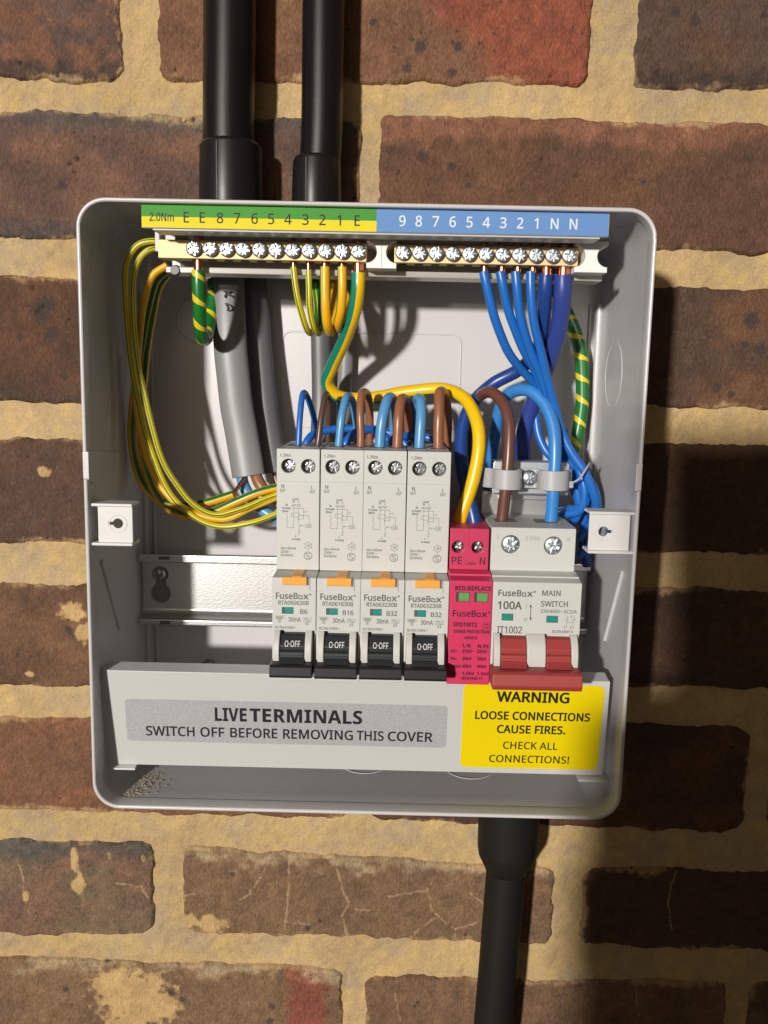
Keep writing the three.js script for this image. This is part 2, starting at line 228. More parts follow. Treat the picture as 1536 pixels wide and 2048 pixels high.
    for (const s of shells) { const q = Math.hypot((x - s[0]) / s[2], (y - s[1]) / s[3]); mixTo([178, 152, 116], sm(1.1, 0.7, q) * (q > 0.6 ? 0.9 : 0.4)); }
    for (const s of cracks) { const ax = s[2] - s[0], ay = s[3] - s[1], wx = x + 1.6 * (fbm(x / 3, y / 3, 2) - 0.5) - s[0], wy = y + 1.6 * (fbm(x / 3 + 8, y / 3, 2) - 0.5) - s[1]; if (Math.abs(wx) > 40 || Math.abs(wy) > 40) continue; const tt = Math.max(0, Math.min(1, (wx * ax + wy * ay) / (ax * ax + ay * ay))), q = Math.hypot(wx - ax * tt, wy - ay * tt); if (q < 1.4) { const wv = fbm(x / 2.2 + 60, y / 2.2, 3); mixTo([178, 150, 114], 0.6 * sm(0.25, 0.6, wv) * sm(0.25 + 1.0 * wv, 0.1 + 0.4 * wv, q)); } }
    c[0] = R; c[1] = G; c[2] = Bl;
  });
  tex.wrapS = tex.wrapT = THREE.ClampToEdgeWrapping;
  part('brick', g, std([1, 1, 1], 0.88, 0, { map: tex, bumpMap: tile(brickBump, w / 90, hL / 90), bumpScale: 0.0007 }), wall);
});

// ---------------------------------------------------------------- materials
const blackPvc = new THREE.MeshPhysicalMaterial({ color: new THREE.Color().setRGB(0.009, 0.0085, 0.008), roughness: 0.27, specularIntensity: 0.45, bumpMap: tile(grainBump, 3, 2), bumpScale: 0.00006 });
const blackSatin = new THREE.MeshPhysicalMaterial({ color: new THREE.Color().setRGB(0.011, 0.0105, 0.01), roughness: 0.34, specularIntensity: 0.5 });
const smudge = dataTex(512, 512, (x, y, c) => { const v = 165 + 130 * (fbm(x / 50, y / 50, 4) - 0.5); c[0] = 255; c[1] = v; c[2] = v; }, false);
const paint = std([0.545, 0.535, 0.54], 0.46, 0, { bumpMap: tile(grainBump, 2, 2), bumpScale: 0.00003, roughnessMap: smudge });
const whitePl = std([0.52, 0.515, 0.49], 0.45);
const beadPl = std([0.545, 0.535, 0.54], 0.25);
const blockPl = std([0.8, 0.8, 0.78], 0.45);
const whiteTab = std([0.6, 0.6, 0.6], 0.4);
const clearPl = new THREE.MeshPhysicalMaterial({ color: 0xe6e4dc, roughness: 0.28, transmission: 0.55, thickness: 0, ior: 1.45 });
const nylon = new THREE.MeshPhysicalMaterial({ color: 0xc9cacd, roughness: 0.36, transmission: 0.35, thickness: 0 });
const zinc = std([0.6, 0.64, 0.67], 0.41, 1);
const darkSteel = std([0.4, 0.41, 0.42], 0.32, 1);
const galvTex = dataTex(256, 128, (x, y, c) => { const v = 190 + 60 * (HT[(x + y * 256) & 65535] - 0.5) + 50 * (vn(x / 5, y / 5) - 0.5); c[0] = v; c[1] = v; c[2] = v; }, false);
const galv = std([0.6, 0.6, 0.595], 0.36, 1, { bumpMap: tile(galvTex, 0.045, 0.05), bumpScale: 0.00008 });
const brass = std([0.82, 0.65, 0.38], 0.68, 1, { bumpMap: tile(galvTex, 40, 0.4), bumpScale: 0.00005 });
const copper = std([0.72, 0.3, 0.17], 0.3, 1);
const blackTog = new THREE.MeshPhysicalMaterial({ color: new THREE.Color().setRGB(0.013, 0.0135, 0.015), roughness: 0.5, specularIntensity: 0.5 });
const redTog = std([0.32, 0.04, 0.038], 0.5);
const pinkPl = std([0.57, 0.038, 0.11], 0.42);
const orange = std([0.78, 0.34, 0.045], 0.45);
const tealMat = std([0.012, 0.23, 0.19], 0.35);
const greenWin = std([0.1, 0.31, 0.085], 0.35);
const dark = std([0.03, 0.03, 0.03], 0.6);

// screw head with cross recess (metres, facing +z, radius 3.1 mm), made once
const ev = new Evaluator(); ev.useGroups = false; ev.attributes = ['position', 'normal'];
const strip = (g) => { g = clean(g); g.deleteAttribute('uv'); return g; };
function screwHead(slots, dome) {
  const l = new THREE.LatheGeometry([[0, 0], [3.1, 0], [3.1, 1.5], [2.9, 1.85], [2.2, 2.0 + dome], [1, 2.05 + dome * 1.6], [0.001, 2.05 + dome * 1.7]].map((p) => new THREE.Vector2(...p)), 36); l.rotateX(Math.PI / 2);
  let a = new Brush(strip(l)); a.updateMatrixWorld();
  for (const [len, wid, dep, ang] of slots) { const q = new THREE.BoxGeometry(len, wid, dep * 2); q.rotateX(0.06); q.rotateZ(ang); q.translate(0, 0, 2.1 + dome); const c = new Brush(strip(q)); c.updateMatrixWorld(); a = ev.evaluate(a, c, SUBTRACTION); }
  const g = a.geometry.clone(); g.clearGroups(); g.scale(S, S, S); return g;
}
const HP = Math.PI / 2;
const screwPozi = screwHead([[4.3, 1.0, 1.5, 0], [4.3, 1.0, 1.5, HP], [5.2, 0.34, 0.5, HP / 2], [5.2, 0.34, 0.5, -HP / 2], [7, 0.55, 0.5, 0.06], [2.4, 1.7, 1.0, 0.4]], 0.16);
const screwDome = screwHead([[4.2, 0.75, 1.4, 0], [4.2, 0.75, 1.4, HP], [5, 0.2, 0.25, HP / 2], [5, 0.2, 0.25, -HP / 2]], 0.5);

// ---------------------------------------------------------------- black conduits on the wall
function conduitTop(label, x, xb, rP, rC, yC, z) {
  const t = thing('conduit', label, 'conduit', [x, 126, z], null);
  part('pipe', sweep([V(x + 1, 320, z + 0.5), V(x + 0.6, 220, z), V(x, 160, z), V(xb, yC - 14, z)], rP, { rad: 32, step: 4 }), blackPvc, t);
  const l = new THREE.LatheGeometry([[rP - 0.5, yC - 125.2], [rC - 1.2, yC - 125.2], [rC, yC - 127], [rC + 0.35, 18], [rC + 0.4, 0], [rC - 2, 0]].reverse().map((p) => new THREE.Vector2(...p)), 36); l.translate(xb, 125.2, z);
  part('coupling', l, blackSatin, t);
  part('seam', box(xb - 4.2, xb - 3.4, 126, yC - 2, z + rC - 0.9, z + rC + 0.45 - 0.9 + 0.5, 0.2), blackPvc, t);
}
conduitTop('thicker black pipe running down the wall, left one entering the top of the grey box', -65.2, -64.4, 11.7, 14.1, 163, 16);
conduitTop('thinner black pipe running down the wall, right one entering the top of the grey box', -23.5, -25.2, 9.4, 10.9, 157.5, 16);
{
  const t = thing('conduit', 'black pipe running down the wall from under the grey box', 'conduit', [72, -128, 24], null), z = 20;
  const l = new THREE.LatheGeometry([[9, 0], [10.4, 0], [11.4, 2.5], [14.2, 8], [15, 13], [15.4, 35], [15.7, 35.5], [15.7, 60], [9, 60]].map((p) => new THREE.Vector2(...p)), 40); l.rotateZ(-0.012); l.translate(74.5, -186.5, z);
  const rub = new THREE.MeshPhysicalMaterial({ color: new THREE.Color().setRGB(0.011, 0.01, 0.0085), roughness: 0.6, specularIntensity: 0.4 });
  part('adaptor', l, rub, t);
  part('pipe', sweep([V(75, -170, z), V(74.4, -190, z), V(72.6, -240, z), V(70.2, -300, z), V(67, -375, z)], 9.9, { rad: 32, step: 4 }), rub, t);
  part('collar', cyl(V(74.6, -150, z), V(74.8, -146, z), 15.75, 15.75, 40), rub, t);
}

// ---------------------------------------------------------------- enclosure: pale steel tray
const BX = 111.9, BY = 124.85, RIM = 85;
const enc = thing('enclosure', 'open pale grey steel fuse box tray mounted on the brick wall', 'fuse box', [0, -BY, 1]);
{
  const per = (d) => { const r = 11.5 - Math.min(d, 8), a = [], n = 10, hx = BX - d, hy = BY - d, add = (cx, cy, s) => { for (let i = 0; i <= n; i++) { const f = s + i / n * HP; a.push([cx + r * Math.cos(f), cy + r * Math.sin(f)]); } }; add(hx - r, hy - r, 0); add(-hx + r, hy - r, HP); add(-hx + r, -hy + r, 2 * HP); add(hx - r, -hy + r, 3 * HP); a.push(a[0]); return a; };
  // profile: outside, over the folded lip, down the inside, round the bottom fillet
  const prof = [[2, 1], [0.4, 1.6], [0, 3], [0, 40], [0, 84.2], [0.35, 84.9], [0.9, 85], [1.5, 84.8], [1.75, 84.2], [1.75, 78], [1.4, 77], [1.3, 60], [1.3, 40], [1.3, 12], [1.35, 8], [1.9, 5.4], [3.2, 3.6], [5.2, 2.7], [7, 2.5]];
  const P = [], I = [], rings = prof.map((q) => per(q[0])), m = rings[0].length; rings.forEach((rg, i) => rg.forEach((q) => P.push(q[0], q[1], prof[i][1])));
  for (let i = 0; i < prof.length - 1; i++) for (let j = 0; j < m - 1; j++) { const a = i * m + j, b = a + m; I.push(a, a + 1, b, b, a + 1, b + 1); }
  const g = new THREE.BufferGeometry(); g.setAttribute('position', new THREE.Float32BufferAttribute(P, 3)); g.setIndex(I); g.computeVertexNormals();
  const p = g.attributes.position, u = new Float32Array(p.count * 2); for (let i = 0; i < p.count; i++) { u[2 * i] = (p.getX(i) + p.getZ(i)) / 200; u[2 * i + 1] = (p.getY(i) + p.getZ(i)) / 200; } g.setAttribute('uv', new THREE.BufferAttribute(u, 2));
  part('side_wall', g, paint, enc);
  const sh = new THREE.Shape(); per(6.9).forEach((q, i) => (i ? sh.lineTo(q[0], q[1]) : sh.moveTo(q[0], q[1])));
  part('back_panel', slab(sh, 1.3, 2.52, 0, 4), paint, enc);
  // pressed outlines of the knock-outs and the fixing dimple
  const ringShape = (o, i) => { o.holes.push(i); return o; };
  const a = at(562, 660, 2.5), b = at(918, 862, 2.5);
  part('knockout', slab(ringShape(rrect(a.x, b.x, b.y, a.y, 6), rrect(a.x + 0.9, b.x - 0.9, b.y + 0.9, a.y - 0.9, 5.2)), 2.45, 3.0, 0.2), paint, enc);
  const c = at(401, 640, 2.5), tr = new THREE.TorusGeometry(11, 0.7, 8, 48); tr.translate(c.x, c.y, 2.4); part('dimple', tr, paint, enc);
  const tr2 = new THREE.TorusGeometry(14.5, 0.35, 8, 56); tr2.rotateY(HP); tr2.translate(BX - 1.2, 62.5, 35); part('knockout', tr2, paint, enc);
  const tr3 = new THREE.TorusGeometry(11, 0.45, 8, 48); tr3.rotateX(HP); tr3.translate(52, -BY + 1.1, 40); part('knockout', tr3, paint, enc);
  const tr4 = tr3.clone(); tr4.translate(-50, 0, -3); part('knockout', tr4, paint, enc);
  // lip where the two halves of each side meet
  for (const s of [-1, 1]) { const x = (v) => s > 0 ? [BX - v[1], BX - v[0]] : [-BX + v[0], -BX + v[1]]; const [x0, x1] = x([0.3, 2.7]);
    part('side_lip', extr([[27, 79], [27, 85.6, 0.4], [16, 85.6, 0.6], [13.5, 79]], x0, x1, 0.4, 0.2), paint, enc);
    part('corner_bead', [sweep([V(s * (BX - 2.6), -100, 7), V(s * (BX - 2.6), 0, 7), V(s * (BX - 2.6), 96, 7)], 1.5, { rad: 12, step: 6 }), sweep([V(s * (BX - 6), -100, 2.9), V(s * (BX - 6), 0, 2.9), V(s * (BX - 6), 96, 2.9)], 0.9, { rad: 12, step: 6 })], beadPl, enc);
    const [f0, f1] = x([1.2, 1.75]); part('side_fold', extr([[27, 78], [20, 8], [-100, 8], [-100, 78]], f0, f1, 0.3, 0.1), paint, enc);
    const [g0, g1] = x([1.5, 2.5]); part('gusset', sweep([V((g0 + g1) / 2, -20, 72), V((g0 + g1) / 2, -56, 50)], 0.9, { rad: 8 }), paint, enc); }
  // small slots low on the back and a fixing screw
  for (const px of [[372, 392], [447, 468], [525, 545]]) { const q = at(px[0], 1330, 3), w = at(px[1], 1330, 3); part('slot', box(q.x, w.x, q.y - 0.5, q.y + 0.5, 2.4, 3, 0.2), std([0.5, 0.42, 0.28], 0.5), enc); }
  const q = at(418, 1334, 3); place('fixing_screw', screwDome, darkSteel, enc, V(q.x, q.y, 2.5), 0.3, 1.2);
  const st = at(421, 655, 22); part('earth_stud', [cyl(V(st.x, st.y, 2), V(st.x, st.y, 14), 2.2), cyl(V(st.x, st.y, 14), V(st.x, st.y, 17.5), 4.6, 4.2, 6)], zinc, enc);
}
// lid brackets: a plate with a keyhole between two turned-out flanges
function bracket(px, s, label) {
  const z = 82, a = at(px[0], px[2], z), b = at(px[1], px[3], z), kc = at(px[4], px[5], z), x0 = Math.min(a.x, b.x), x1 = Math.max(a.x, b.x), y1 = a.y, y0 = b.y, cx = kc.x, cy = kc.y;
  const sh = rrect(x0, x1, y0, y1, 0.6); const k = new THREE.Path(); const r = 2.0, sl = 0.6; s < 0 ? k.absarc(cx, cy, r, Math.PI - 0.32, -Math.PI + 0.32, true) : k.absarc(cx, cy, r, -0.32, 0.32 - 2 * Math.PI, true);
  k.lineTo(cx + s * 4.0, cy + s * sl); k.lineTo(cx + s * 4.0, cy - s * sl); k.closePath(); sh.holes.push(k);
  const br = part('lid_bracket', slab(sh, z - 1.2, z, 0.2), whiteTab, enc, label);
  const wl = s < 0 ? x0 - 2.2 : x0 - 0.4, wr = s < 0 ? x1 + 0.4 : x1 + 2.2;
  part('flange', box(wl, wr, y1 - 0.2, y1 + 1.1, z - 9, z + 1.6, 0.45), whiteTab, br); part('flange', box(wl, wr, y0 - 1.1, y0 + 0.2, z - 9, z + 2, 0.45), whiteTab, br);
  const tr = new THREE.TorusGeometry(3.6, 0.35, 6, 32); tr.translate(cx, cy, z - 0.15); part('keyhole_rim', tr, whiteTab, br);
  part('fixing_leg', box(s < 0 ? -BX + 1.4 : x1 - 1, s < 0 ? x0 + 1 : BX - 1.4, y0 + 3, y1 - 3, z - 9, z - 7.8, 0.3), paint, br);
}
bracket([195, 266, 1011, 1086, 236, 1047], -1, 'bracket on the left side of the box'); bracket([1180, 1257, 1027, 1102, 1207, 1063], 1, 'bracket on the right side of the box');

// ---------------------------------------------------------------- DIN rail
{
  const t = thing('din_rail', 'galvanised steel mounting rail with rolled edges across the back of the box', 'mounting rail', [0, -62, 3]);
  const zf = 22, zw = 14.5, T1 = 1.1, x0 = -108.8, x1 = 108.4;
  const prof = [[-27, zf], [-31, zf], [-31, zw + T1], [-55.8, zw + T1], [-57.6, zw + 2.4, 0.8], [-58.6, zf - 1.2, 0.4], [-59.2, zf], [-62, zf], [-62, zf - T1], [-59.6, zf - 1.6], [-58.6, zw + 1.2], [-57, zw], [-29.9, zw], [-29.9, zf - T1], [-27, zf - T1]];
  part('rail', extr(prof, x0, x1, 0.7, 0.1), galv, t);
  const h1 = at(322, 1148, zw + 1), h2 = at(322, 1186, zw + 1);
  const sh = new THREE.Shape(); sh.absarc(h2.x, h2.y, 4.9, Math.PI - 0.95, HP + 0.62 - 1.25 + HP * 4, false);
  for (let i = 0; i <= 20; i++) { const f = -0.9 + i / 20 * (Math.PI + 1.8); sh.lineTo(h1.x + 3.7 * Math.cos(f), h1.y + 3.7 * Math.sin(f)); } sh.closePath();
  part('keyhole', slab(sh, zw + T1 - 0.2, zw + T1 + 0.12, 0.05), std([0.17, 0.165, 0.16], 0.6), t);
  const edge = (c, r) => { const g = new THREE.TorusGeometry(r, 0.25, 6, 36, Math.PI * 1.5); g.rotateZ(c === h2 ? -Math.PI * 1.22 : -0.8); g.translate(c.x, c.y, zw + T1 + 0.1); return g; };
  part('keyhole_edge', [edge(h2, 4.9), edge(h1, 3.7)], darkSteel, t);
  place('rail_screw', screwDome, darkSteel, t, V(h1.x - 0.6, h1.y + 0.4, zw + T1), 0.35, 1.1);
  for (const y of [-28.6, -60.5]) { const q = at(328, 1112, zf); part('notch', box(q.x - 2.6, q.x + 2.6, y - 0.9, y + 0.8, zf - 0.3, zf + 0.14, 0.1), std([0.12, 0.12, 0.12], 0.6), t); }
  for (const x of [-90, 96]) part('stand_off', [cyl(V(x, -44.5, 2.4), V(x, -44.5, zw), 5)], paint, t);
}

// ---------------------------------------------------------------- terminal bars and their label strip
{
  const c = thing('terminal_carrier', 'long white and clear plastic carrier holding both brass bars at the top of the box', 'terminal carrier', [0, 101, 40]);
  const m = at(763, 505, 62);
  part('carrier_body', [box(-84.5, 98, 100.5, 103, 44, 57, 0.4), box(-84.5, 98, 103, 116, 43, 46, 0.4), box(-84, 97, 116, 117.2, 44, 70, 0.3)], clearPl, c);
  part('back_cover', box(-85.5, 98.5, 101, 122, 40, 42.6, 0.5), whitePl, c);
  const blk = (x0, x1, yl, notchL, notchR) => { const s = new THREE.Shape(), y0 = 102.6, y1 = 114.9, yc = 109, r = 4.2; s.moveTo(x0, y0); s.lineTo(x1, y0); if (notchR) { s.lineTo(x1, yc - r); s.absarc(x1, yc, r, -HP, HP, true); } s.lineTo(x1, y1); s.lineTo(x0, y1); if (notchL) { s.lineTo(x0, yc + r); s.absarc(x0, yc, r, HP, -HP, true); } s.closePath(); return slab(s, 43.5, 67.5, 0.3, 16); };
  part('end_block', blk(-0.2, 12, 0, true, true), blockPl, c); part('end_block', blk(84.2, 97.4, 0, true, true), blockPl, c);
  part('seam', box(5.7, 6.0, 103, 114.6, 67.3, 67.62, 0.05), std([0.45, 0.44, 0.42], 0.5), c);
  part('support_post', [box(-85, -79.5, 112, 117.2, 44, 60, 0.4), box(-87, -85, 108, 120, 44, 64, 0.4)], whitePl, c);
  for (const [x, y] of [[-80.5, 101.5]]) part('carrier_screw', [cyl(V(x, y, 56), V(x, y, 58), 2.4, 1.8)], std([0.2, 0.2, 0.2], 0.65, 1), c);
  const bar = (name, label, x0, x1, first, pitch, rotSeed, filled) => {
    const t = thing(name, label, 'terminal bar', [(x0 + x1) / 2, 105.5, 56], 'brass terminal bars'); const r = rng(rotSeed), yc = 109.0;
    part('bar', box(x0, x1, yc - 3.7, yc + 3.7, 57, 65, 0.35), brass, t);
    for (let i = 0; i < 11; i++) {
      const x = first + pitch * i; place('terminal_screw', screwPozi, zinc, t, V(x, yc + 0.1, 65.2 + 0.5 * r()), r() * 6.3, 0.99);
      part('wire_hole', [cyl(V(x, yc - 3.95, 61), V(x, yc - 3.3, 61), 1.9, 1.9, 20)], dark, t);
    }
  };
  bar('earth_terminal_bar', 'brass terminal bar on the left with eleven screws, green and yellow wires under it', -85.5, -0.3, -70.6, 6.7, 5);
  bar('neutral_terminal_bar', 'brass terminal bar on the right with eleven screws, blue wires under it', 11, 86, 14.5, 6.75, 9);

  const l = thing('terminal_label_strip', 'long strip numbered for the terminals, green and yellow on the left, blue on the right', 'label strip', [3, 114.5, 80]);
  const x0 = -87.2, x1 = 93.8, y0 = 114.4, y1 = 123.9, xm = 3.9, z = 82;
  part('strip_backing', [box(x0, x1, y0 - 0.2, y1 + 0.2, z - 2.4, z - 0.05, 0.3), box(x0 + 4, x1 - 3, y0 - 0.9, y0 + 0.6, z - 12, z - 0.9, 0.3), box(x0 + 10, x1 - 10, 116, 118, 60, z - 2, 0.4)], whitePl, l);
  const px = (v) => at(v, 440, z).x;
  const eT = printTex(xm - x0, y1 - y0, 11, (g, w, h) => { g.fillStyle = '#3f9a2c'; g.fillRect(0, 0, w, h); g.fillStyle = '#f3df00'; g.fillRect(0, h * 0.57, w, h); g.fillStyle = '#161a12';
    T(g, '2.0Nm', px(298) - x0, 7.05, 2.9, px(349) - px(298)); [['E', 372], ['E', 404], ['8', 440], ['7', 474], ['6', 509], ['5', 542], ['4', 576], ['3', 611], ['2', 645], ['1', 680], ['E', 714]].forEach(([s, p]) => T(g, s, px(p) - x0, 7.4, 3.9, 0, { mid: 1, fat: 0.08 })); });
  const nT = printTex(x1 - xm, y1 - y0, 11, (g, w, h) => { g.fillStyle = '#6797d4'; g.fillRect(0, 0, w, h); g.fillStyle = '#eef2f6'; [['9', 805], ['8', 838], ['7', 872], ['6', 906], ['5', 940], ['4', 974], ['3', 1008], ['2', 1042], ['1', 1076], ['N', 1111], ['N', 1149]].forEach(([s, p]) => T(g, s, px(p) - xm, 7.2, 3.9, 0, { mid: 1, fat: 0.08 })); });
  const flat = (a, b, t, name) => { const g = new THREE.BoxGeometry(b - a, y1 - y0, 0.25); g.translate((a + b) / 2, (y0 + y1) / 2, z + 0.1); uvPlanar(g, a, y0, b - a, y1 - y0); part(name, g, std([0.8, 0.8, 0.8], 0.68, 0, { map: t }), l); };
  flat(x0 + 0.1, xm, eT, 'earth_label'); flat(xm, x1 - 0.4, nT, 'neutral_label');
}

// ---------------------------------------------------------------- breakers
const GREY = '#5d605f';
function upperPrint(g, w, h) {
  g.fillStyle = '#d8d9d6'; g.fillRect(0, 0, w, h); g.fillStyle = g.strokeStyle = GREY;
  T(g, '1.2Nm', 1.2, 3.3, 1.25, 4.8); g.strokeStyle = '#b7b6b0'; L(g, 0.12, 0, 13.5, w, 13.5); g.strokeStyle = GREY;
  T(g, 'N', 2.6, 16.3, 1.5, 0, { mid: 1 }); T(g, 'OUT', 2.5, 18, 1.15, 2.3, { mid: 1 }); T(g, 'L', 14.7, 16.6, 1.4, 0, { mid: 1 }); T(g, 'OUT', 14.8, 18.3, 1.15, 2.3, { mid: 1 });
  T(g, 'Load', 7.8, 21.3, 0.9, 2.7, { mid: 1, fat: 0.06 }); T(g, 'N', 7.1, 22.4, 0.9, 0, { mid: 1 }); T(g, 'L', 9.2, 22.4, 0.9, 0, { mid: 1 }); T(g, 'OUT OUT', 8.2, 24, 0.9, 3.8, { mid: 1, fat: 0.06 });
  T(g, 'N', 4.2, 23.9, 1.0, 0, { mid: 1 }); T(g, 'In-Supply', 4.1, 25.1, 0.8, 3.8, { mid: 1, fat: 0.08 }); T(g, '(Blue)', 3.6, 26.4, 0.85, 2.6, { mid: 1, fat: 0.08 });
  const p = (zx, zy) => [(zx - 65) * 0.0511, (zy - 565) * 0.0511], ln = (...a) => { const o = []; for (let i = 0; i < a.length; i += 2) o.push(...p(a[i], a[i + 1])); L(g, 0.13, ...o); };
  ln(205, 1045, 205, 1210, 150, 1210, 150, 1180, 158, 1165, 142, 1145, 156, 1125, 146, 1105, 152, 1090); ln(243, 1045, 243, 1165); ln(205, 1050, 285, 1050, 285, 1137, 243, 1137); ln(285, 1077, 310, 1077); ln(310, 1066, 310, 1088); ln(255, 1107, 330, 1107, 330, 1175);
  ln(205, 1088, 243, 1088, 257, 1105, 243, 1122, 205, 1122, 188, 1118, 186, 1092, 205, 1088); ln(243, 1165, 243, 1178); ln(262, 1180, 248, 1195, 248, 1230); ln(268, 1190, 303, 1190); ln(248, 1230, 256, 1230, 256, 1243, 243, 1243, 243, 1258, 254, 1258, 240, 1272);
  ln(303, 1178, 348, 1178, 348, 1207, 303, 1207, 303, 1178); T(g, '1.5', ...p(326, 1200), 0.75, 1.6, { mid: 1 }); for (const [a, b] of [[205, 1050], [243, 1137]]) { g.beginPath(); g.arc(...p(a, b), 0.25, 0, 7); g.fill(); } g.lineWidth = 0.12; g.beginPath(); g.arc(...p(262, 1190), 0.3, 0, 7); g.stroke();
  T(g, 'L', ...p(222, 1286), 0.9, 0, { mid: 1 }); T(g, 'In-Supply', ...p(226, 1312), 0.8, 3.6, { mid: 1, fat: 0.08 });
  T(g, 'IΔn=30mA', 1.7, 42.2, 1, 6.5, { fat: 0.06 }); T(g, '230V ~', 1.7, 43.7, 1.05, 4.6, { fat: 0.06 }); T(g, '50/60Hz', 1.7, 45.2, 1.05, 5.4, { fat: 0.06 });
  g.lineWidth = 0.14; g.beginPath(); for (let i = 0; i <= 6; i++) { const a = i * Math.PI / 3 + HP; i ? g.lineTo(13.3 + 1.5 * Math.cos(a), 40.5 + 1.5 * Math.sin(a)) : g.moveTo(13.3, 42); } g.stroke(); for (let i = 0; i < 6; i++) { const a = i * Math.PI / 3 + HP; L(g, 0.14, 13.3 + 1.5 * Math.cos(a), 40.5 + 1.5 * Math.sin(a), 13.3 + 1.95 * Math.cos(a), 40.5 + 1.95 * Math.sin(a)); }
  T(g, '-25', 13.3, 40.95, 0.95, 1.7, { mid: 1, fat: 0.05 }); g.lineWidth = 0.22; g.beginPath(); g.arc(13.2, 44.8, 1.65, 0, 7); g.stroke(); L(g, 0.24, 14, 43.9, 12.5, 43.8, 12.4, 44.4, 14, 45.1, 13.9, 45.8, 12.4, 45.7);
}
const nosePrint = (code, amp) => (g, w, h) => {
  g.fillStyle = '#d8d9d6'; g.fillRect(0, 0, w, h); g.fillStyle = g.strokeStyle = GREY;
  T(g, 'TEST', 9.2, 5.0, 1.15, 4.3, { mid: 1, fat: 0.06 }); g.strokeStyle = '#b3b2ac'; L(g, 0.1, 0, 5.4, 3.7, 5.4); L(g, 0.1, 14.6, 5.4, 18, 5.4); g.strokeStyle = GREY;
  brand(g, 1.2, 8.9, 2.5, 13.6); T(g, code, 2.3, 11.35, 1.65, 12.7);
  T(g, amp, amp.length < 3 ? 11.2 : 10.5, 15.1, 1.9, amp.length < 3 ? 3.3 : 4.7); T(g, '30mA', 6.6, 18.4, 1.85, 5.0);
  g.setLineDash([0.45, 0.25]); g.lineWidth = 0.1; g.strokeRect(1.1, 16.1, 3.8, 1.4); g.setLineDash([]); T(g, '6000', 3, 17.3, 1, 2.9, { mid: 1 }); g.strokeRect(2.4, 17.6, 1.2, 1.3); T(g, '3', 3, 18.7, 0.9, 0, { mid: 1 });
  g.strokeRect(12.6, 16.7, 3.3, 1.6); for (const o of [0, 0.55]) { g.lineWidth = 0.16; g.beginPath(); for (let i = 0; i <= 16; i++) { const x = 13 + i * 0.155, y = 17.25 + o - 0.32 * Math.sin(i / 16 * 6.28); i ? g.lineTo(x, y) : g.moveTo(x, y); } g.stroke(); } T(g, 'E3', 14.3, 19.7, 1.05, 1.6, { mid: 1, fat: 0.05 });
  T(g, 'IEC/EN 61009-1', 1, 21.4, 0.95, 8.6, { fat: 0.06 });
};
const ZU = 73, ZN = 86;
function upperCover(x0, x1, y0, y1, holes, draw, base, w, parent, mat) { // front of the terminal block with real screw wells
  const sh = rrect(x0, x1, y0, y1, 0.5); for (const [hx, hy, r] of holes) sh.holes.push(hole(x0 + hx, y1 - hy, r));
  const g = slab(sh, ZU - 6, ZU, 0.3, 14); uvPlanar(g, x0, y0, x1 - x0, y1 - y0);
  const m = part('terminal_cover', g, mat || std([0.76, 0.76, 0.75], 0.48, 0, { map: printTex(x1 - x0, y1 - y0, 20, draw) }), parent);
  return m;
}
const upTex = printTex(17.8, 50.9, 20, upperPrint);
const upMat = std([0.76, 0.76, 0.75], 0.48, 0, { map: upTex });
const togTex = printTex(10.3, 12, 20, (g, w, h) => { g.fillStyle = '#26282b'; g.fillRect(0, 0, w, h); g.fillStyle = '#d4d4d4'; T(g, 'O·OFF', w / 2, 5.0, 2.1, 6.4, { mid: 1, fat: 0.06 }); });
const CHEEK = [[-43.6, 82], [-44.2, 86.2, 1.2], [-47.5, 89.4, 3], [-53, 91, 4], [-58.5, 90.4, 3], [-61.5, 87.5, 1.5], [-62.6, 82]];
const PADDLE = [[-45.6, 80], [-46, 86.3, 0.6], [-50.3, 89.6, 1.5], [-50.9, 89.0, 0.1], [-51.7, 89.5, 0.1], [-52.1, 90.6, 0.3], [-53.2, 91.1, 0.3], [-53.5, 90.6, 0.1], [-54.3, 91.0, 0.1], [-55.6, 92.6, 1], [-56.4, 94.6, 1], [-58, 80]];
const LEVER = [[-55.9, 88], [-56.1, 95.4, 0.5], [-56.8, 96.3, 0.4], [-60.4, 97, 0.6], [-61.2, 96.2, 0.4], [-61.4, 88]];
